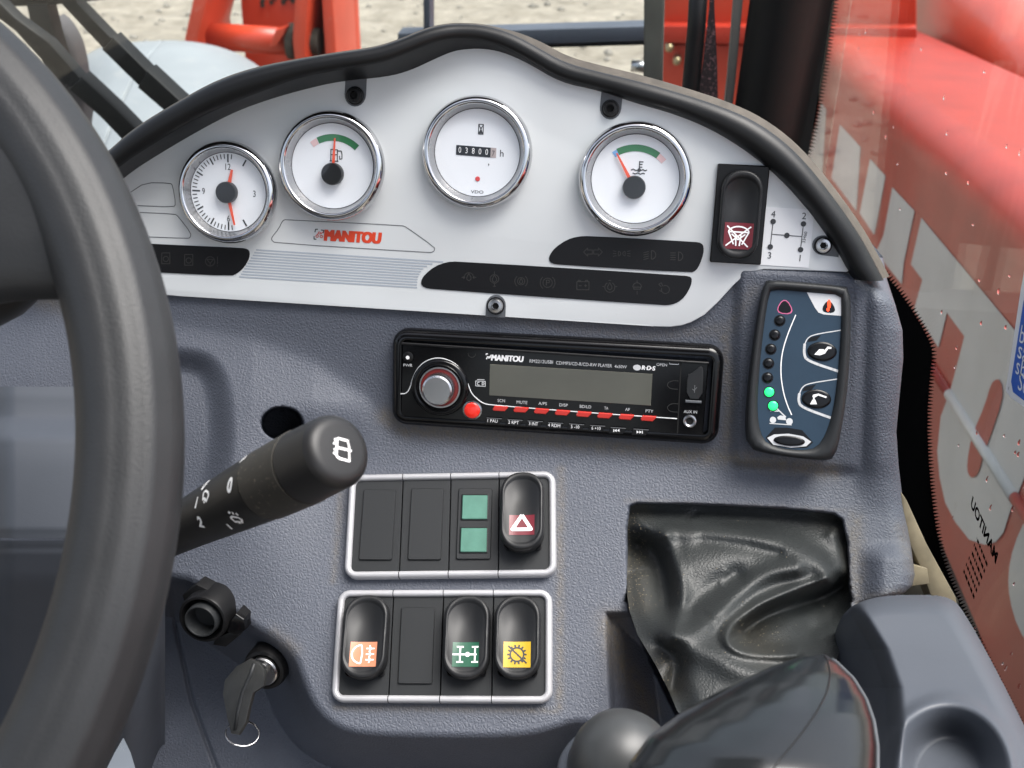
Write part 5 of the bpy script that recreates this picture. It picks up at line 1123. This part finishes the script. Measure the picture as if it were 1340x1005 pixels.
mk('sill_rail', slabpx(SPl, [(1178, 640), (1188, 655), (1214, 712), (1252, 782), (1262, 830), (1236, 830), (1204, 742), (1180, 690)], -.012, .0, .002), M['beige'], sil, True, 40)
mk('sill_rail', slabpx(SPl, [(1190, 738), (1214, 744), (1217, 764), (1190, 768)], -.008, .006, .001), M['beige'], sil, True, 40)
mk('sill_floor', slabpx(SPl, [(1160, 640), (1180, 650), (1205, 700), (1262, 800), (1272, 870), (1150, 870)], -.04, -.02), M['mud'], sil)
# engine cover, then cab panels added to shape the light inside
ec_ = mk('engine_cover', boxw((1.33, 2.2, .72), 1.0, 4.4, 1.30, None, .14, 8), M['redpaint'], None, True, 40); tag(ec_, 'red engine cover standing beyond the boom', 'engine cover')
fl_ = mk('floor_light_block', boxw((-.36, .1, CAM.z-1.15), 1.08, 2.06, .06), M['roof']); tag(fl_, 'dark cab floor added to block light bounced off the ground', 'floor', kind='structure')  # added so the bright ground does not light the cab from below
rb_ = mk('rear_light_block', boxw((-.36, -.93, CAM.z-.83), 1.08, .06, .70), M['roof']); tag(rb_, 'dark unseen lower rear wall added to cut ground light', 'wall', kind='structure')  # unseen, added behind the driver against light from the ground
dl_ = mk('door_light_block', boxw((-.90, .1, CAM.z-.83), .04, 2.06, .70), M['roof']); tag(dl_, 'dark unseen lower door panel added to cut ground light', 'door', kind='structure')  # unseen, added at the left to hold back ground light
fb_ = mk('front_light_block', boxw((-.36, 1.10, CAM.z-.84), 1.08, .05, .62), M['roof']); tag(fb_, 'dark unseen front bulkhead added to darken side window reflections', 'wall', kind='structure')  # unseen, added to give the side glass something dark to reflect
rh_ = mk('header_light_block', boxw((-.36, .69, CAM.z+.50), 1.08, .34, .05, None, .01), M['roof']); tag(rh_, 'dark unseen overhead bar added to shade the fascia and darken the bezels', 'roof')  # unseen bar, added to shade the gauges and darken their chrome
rf = mk('roof_light_block', boxw((-.36, -.5, CAM.z+.46), 1.12, 1.1, .06), M['roof']); tag(rf, 'dark unseen roof added above the driver to block sky light', 'roof')  # unseen, added to block sky; ends short so the dash stays lit
#ps = mk('rear_wall', boxw((-.36, -.62, CAM.z-.35), 1.12, .06, 1.7), M['roof']); tag(ps, 'dark rear wall of the cab behind the seat', 'wall')

# ================================================================ outside: boom, fender, wipers, attachment
XB = .44; ep = R(8.6)
BD = Vector((0, math.cos(ep), -math.sin(ep))); BV = Vector((0, math.sin(ep), math.cos(ep)))
BM = Pl((XB, 0, CAM.z), -BD, BV)
boom = empty('lifting_boom', BM.at(1290, 800), 'red lifting boom with large white lettering outside the side window', 'boom')
vt = BM.uv(1262, 205)[1]; vb = BM.uv(1289, 713)[1]-.10; print('boom v', vt, vb, 'glyph h', BM.uv(1260, 350)[1]-BM.uv(1262, 694)[1])
rr_ = .075
sec = [(0, vb)]+[(rr_-rr_*math.cos(R(a)), vt-rr_+rr_*math.sin(R(a))) for a in range(0, 91, 9)]+[(.36, vt), (.36, vb)]
def bpt(x, v, along): return Vector((XB+x, 0, CAM.z))+BV*v+BD*along
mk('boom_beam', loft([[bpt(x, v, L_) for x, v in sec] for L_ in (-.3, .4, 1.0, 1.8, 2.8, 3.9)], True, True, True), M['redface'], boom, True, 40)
LT = [[(1074.5, 134), (1081, 143), (1075, 245), (1045, 215), (1062, 190)], [(1099, 163), (1126, 192.5), (1120.5, 276), (1110, 262), (1088, 233)], [(1138.5, 208), (1158.7, 230.4), (1144, 308), (1125, 279)], [(1167.6, 245), (1196.7, 276), (1182.5, 344), (1180, 372), (1146, 330), (1156, 308)],
      [(1205.7, 285), (1262, 352.5), (1304, 403.5), (1327, 431), (1380, 494), (1380, 560), (1318, 505), (1262, 440), (1239, 409), (1228, 455), (1196, 405), (1207, 366), (1192, 346)]]
mk('white_lettering', join(*[flatpx(BM, [p], .0012) for p in LT]), M['boomwhite'], boom)
OU = smoothpath([(1262, 440), (1318, 505), (1380, 565), (1380, 580), (1360, 600), (1340, 625), (1331, 649), (1322, 668), (1313, 697), (1303, 709), (1289, 713), (1268, 706), (1250, 683), (1237, 658), (1229.5, 625), (1226.5, 590), (1231, 545), (1243, 513)], 0, True)
mk('white_lettering', flatpx(BM, [OU], .0012), M['boomwhite'], boom)
mk('letter_opening', flatpx(BM, [smoothpath([(1303.5, 496), (1296.7, 502), (1289, 529), (1271, 571.6), (1265, 607), (1267, 622), (1274, 626), (1281, 618), (1287, 594), (1294, 577), (1311.6, 524), (1312, 506), (1308, 497)], 1, True)], .0024), M['redface'], boom)
mk('white_lettering', flatpx(BM, [smoothpath([(1400, 600), (1345, 672), (1326, 715), (1319, 750), (1321, 785), (1332, 822), (1350, 850), (1400, 900)], 1, True)], .0012), M['boomwhite'], boom)
ra_, rb_2 = BM.at(1243, 516, .001), BM.at(1329, 651, .001); ru_ = (rb_2-ra_)
mk('weld_rib', tube([ra_-ru_*4, ra_-ru_*.003], .0080, 10), M['redface'], boom, True)
mk('painted_rib', tube([ra_, rb_2], .0085, 10), M['boomwhite'], boom, True)
mk('weld_rib', tube([rb_2+ru_*.003, rb_2+ru_*1.2], .0080, 10), M['redface'], boom, True)
hd = empty('boom_head', WS.at(920, 60, -2.3), 'red boom head plate beyond the windscreen with two grease fittings', 'boom head')
HP = Pl((0, 3.6, CAM.z), (1, 0, 0), (0, 0, 1))
mk('head_plate', slabpx(HP, [(866, -60), (1200, -60), (1200, 36), (866, 33)], -.3, -.02, .01), M['redpaint'], hd, True, 40)
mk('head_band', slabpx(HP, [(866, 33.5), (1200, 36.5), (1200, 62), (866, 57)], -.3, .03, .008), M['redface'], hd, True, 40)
mk('head_plate', slabpx(HP, [(866, 57.5), (1200, 62.5), (1200, 460), (860, 460)], -.3, -.02, .01), M['redpaint'], hd, True, 40)
for x, y in ((876, 60), (886, 77)):
    mk('grease_fitting', lathe(HP, [(.013, -.03), (.013, .03), (.008, .035), (.006, .05)], *HP.uv(x, y), n=14), M['brass'], hd, True, 40)
# guard bars
GB = Pl((0, 1.75, CAM.z), (1, 0, 0), (0, 0, 1))
gb = empty('guard_bar', GB.at(760, 46), 'blue-grey horizontal guard bar with a thin upright outside the windscreen', 'guard')
mk('cross_bar', slabpx(GB, [(520, 44), (850, 34), (850, 54), (520, 64)], -.04, 0, .003), M['bar'], gb, True, 40)
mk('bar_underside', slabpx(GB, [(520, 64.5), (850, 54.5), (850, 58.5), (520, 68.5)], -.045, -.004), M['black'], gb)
mk('upright', slabpx(GB, [(553, -60), (562.5, -60), (562.5, 46), (554, 46)], -.03, .004, .002), M['bar'], gb, True, 40)
mk('bar_clamp', tube([GB.at(826, 86), GB.at(850, 88)], .009, 12), M['steel'], gb, True)
# wipers
WP = Pl((0, 1.20, CAM.z), (1, 0, 0), (0, 0, 1))
def arm(c0, c1, label):
    t = empty('windscreen_wiper', WP.at(*c1[-1]), label, 'wiper', 'wiper arms outside the windscreen')
    mk('arm_channel', slabpx(WP, c0+c1[::-1], -.012, .006, .003), M['wiper'], t, True, 40); return t
w1 = arm([(-40, -30), (0, 4), (19, 23), (64, 56), (105, 103)], [(-40, -8), (0, 25), (19, 41), (48, 73), (90, 115)], 'black wiper arm close to the steering wheel rim')
mk('arm_sleeve', slabpx(WP, [(106, 100), (150, 141), (195, 187), (178, 203), (132, 155), (89, 117)], -.014, .009, .003), M['wiper'], w1, True, 40)
w2 = arm([(98, -10), (101, 4), (145.5, 50)], [(70, -10), (81.5, 8), (134, 64)], 'black wiper arm reaching the hood trim above the clock')
mk('arm_sleeve', slabpx(WP, [(147, 48), (194, 95), (181, 113), (132, 65)], -.014, .008, .003), M['wiper'], w2, True, 40)
mk('arm_tip', slabpx(WP, [(192, 92), (200, 99), (260, 155), (245, 172), (179, 115)], -.016, .010, .003), M['wiper'], w2, True, 40)
mb = empty('mirror_bracket', WP.at(60, 20), 'dark bracket and oval mirror back behind the wiper arms', 'mirror')
MP = Pl((0, 1.4, CAM.z), (1, 0, 0), (0, 0, 1))
mk('bracket_rail', slabpx(MP, [(-80, -40), (190, -40), (170, -3), (60, 8), (-80, 12)], -.03, 0, .004), M['wiper'], mb, True, 40)
mk('bracket_leg', slabpx(MP, [(33, 5), (61, 5), (72, 50), (90, 110), (70, 120), (45, 60)], -.02, .004, .004), M['wiper'], mb, True, 40)
mk('mirror_back', slabpx(MP, smoothpath([(62, 24), (76, 34), (90, 56), (97, 80), (102, 110), (108, 142), (100, 200), (70, 150)], 1, True), -.06, -.022, .012, 3), mat('mirror_grey', (.06, .055, .058), .5), mb, True, 40)
# front fender
Xf, Yf = pxgrid(60, 400, 45, 330, 480, 400)
FE = smoothpath([(88, 330), (86, 200), (92, 110), (104, 78), (130, 62), (165, 56), (215, 53), (258, 55), (300, 65), (336, 84), (356, 104), (372, 150), (380, 330)], 2, True)
sf_ = sdist(Xf, Yf, FE); Zf = 2.55-(Yf-55)*.0036+.0000045*(Xf-230)**2
ef = np.clip((34+sf_)/34, 0, 1); Zf += .16*(1-np.sqrt(np.clip(1-ef**2, 0, 1)))
Zf += .012*np.exp(-(segdist(Xf, Yf, [(212, 54), (196, 72), (172, 108), (152, 150), (136, 190)])/1.6)**2)
Zf += .03*sstep(165, 120, Xf+.15*Yf)
v_, f_, us = shell(Xf, Yf, Zf, sf_ < 1)
fe = mk('front_fender', (v_, f_), M['fender'], None, True); tag(fe, 'rounded grey front wheel fender beyond the windscreen', 'fender')
# red attachment in front
AP = Pl((0, 3.3, CAM.z), (1, 0, 0), (0, 0, 1))
at_ = empty('red_attachment', Vector((AP.at(330, 60).x, 3.4, 0)), 'muddy red steel attachment frame with cross tube beyond the fender', 'attachment')
zb = AP.P(0, -CAM.z+.02)
gx = lambda px, py: AP.uv(px, py)
def down(poly, h0, h1, m_, nm, bev=.008):      # plate that runs on down to the ground behind the dashboard
    q_ = [gx(*p) for p in poly]; return mk(nm, slab(AP, q_, h0, h1, bev), m_, at_, True, 40)
fl = -CAM.z
def plate(pxs, h0, h1, m_, nm):
    (xa, ya), (xb_, yb) = pxs; ua, ub = gx(xa, 40)[0], gx(xb_, 40)[0]; tl, tr = gx(xa, ya), gx(xb_, yb)
    mk(nm, slab(AP, [(ua, fl), (ub, fl), tr, tl], h0, h1, .006), m_, at_, True, 40)
mk('back_plate', slab(AP, [(gx(255, 60)[0], fl), (gx(428, 60)[0], fl), gx(430, -60), gx(268, -60)], -.30, -.26, .006), M['redpaint'], at_, True, 40)
mk('cheek_plate', slab(AP, [(gx(242, 60)[0], fl), (gx(262, 60)[0], fl), gx(262, 48), gx(288, -60), gx(268, -60), gx(244, 50)], -.26, .02, .006), M['redpaint'], at_, True, 40)
mk('cheek_plate', slab(AP, [(gx(386, 60)[0], fl), (gx(402, 60)[0], fl), gx(402, 60), gx(412, -60), gx(392, -60), gx(385, 50)], -.26, .02, .006), M['redpaint'], at_, True, 40)
mk('outer_plate', slab(AP, [(gx(412, 60)[0], fl), (gx(428, 60)[0], fl), gx(429, -60), gx(414, -60)], -.26, -.02, .006), M['redpaint'], at_, True, 40)
mk('cross_tube', tube([AP.P(*gx(262, 56), -.08), AP.P(*gx(388, 64), -.08)], .042, 18), M['redpaint'], at_, True)
for x, w in ((376, .035), (407, .03)): mk('mud_caked_collar', tube([AP.P(*gx(x-5, 60), -.06), AP.P(*gx(x+5, 61), -.06)], .055 if x < 400 else .04, 16), M['mud'], at_, True, 40)
mk('bent_strap', slab(AP, [gx(352, 62), gx(360, 40), gx(374, 36), gx(372, 44), (gx(362, 60))], -.05, .0, .004), M['redpaint'], at_, True, 40)
rm = random.Random(5)
for k in range(12):
    u, v = gx(rm.uniform(290, 385), rm.uniform(0, 34)); s = rm.uniform(.006, .014)
    mk('mud_splash', slab(AP, [(u+s*rm.uniform(.5, 1.2)*math.cos(a*.9), v+s*rm.uniform(.5, 1.2)*math.sin(a*.9)) for a in range(7)], -.262, -.254), M['mud'], at_)
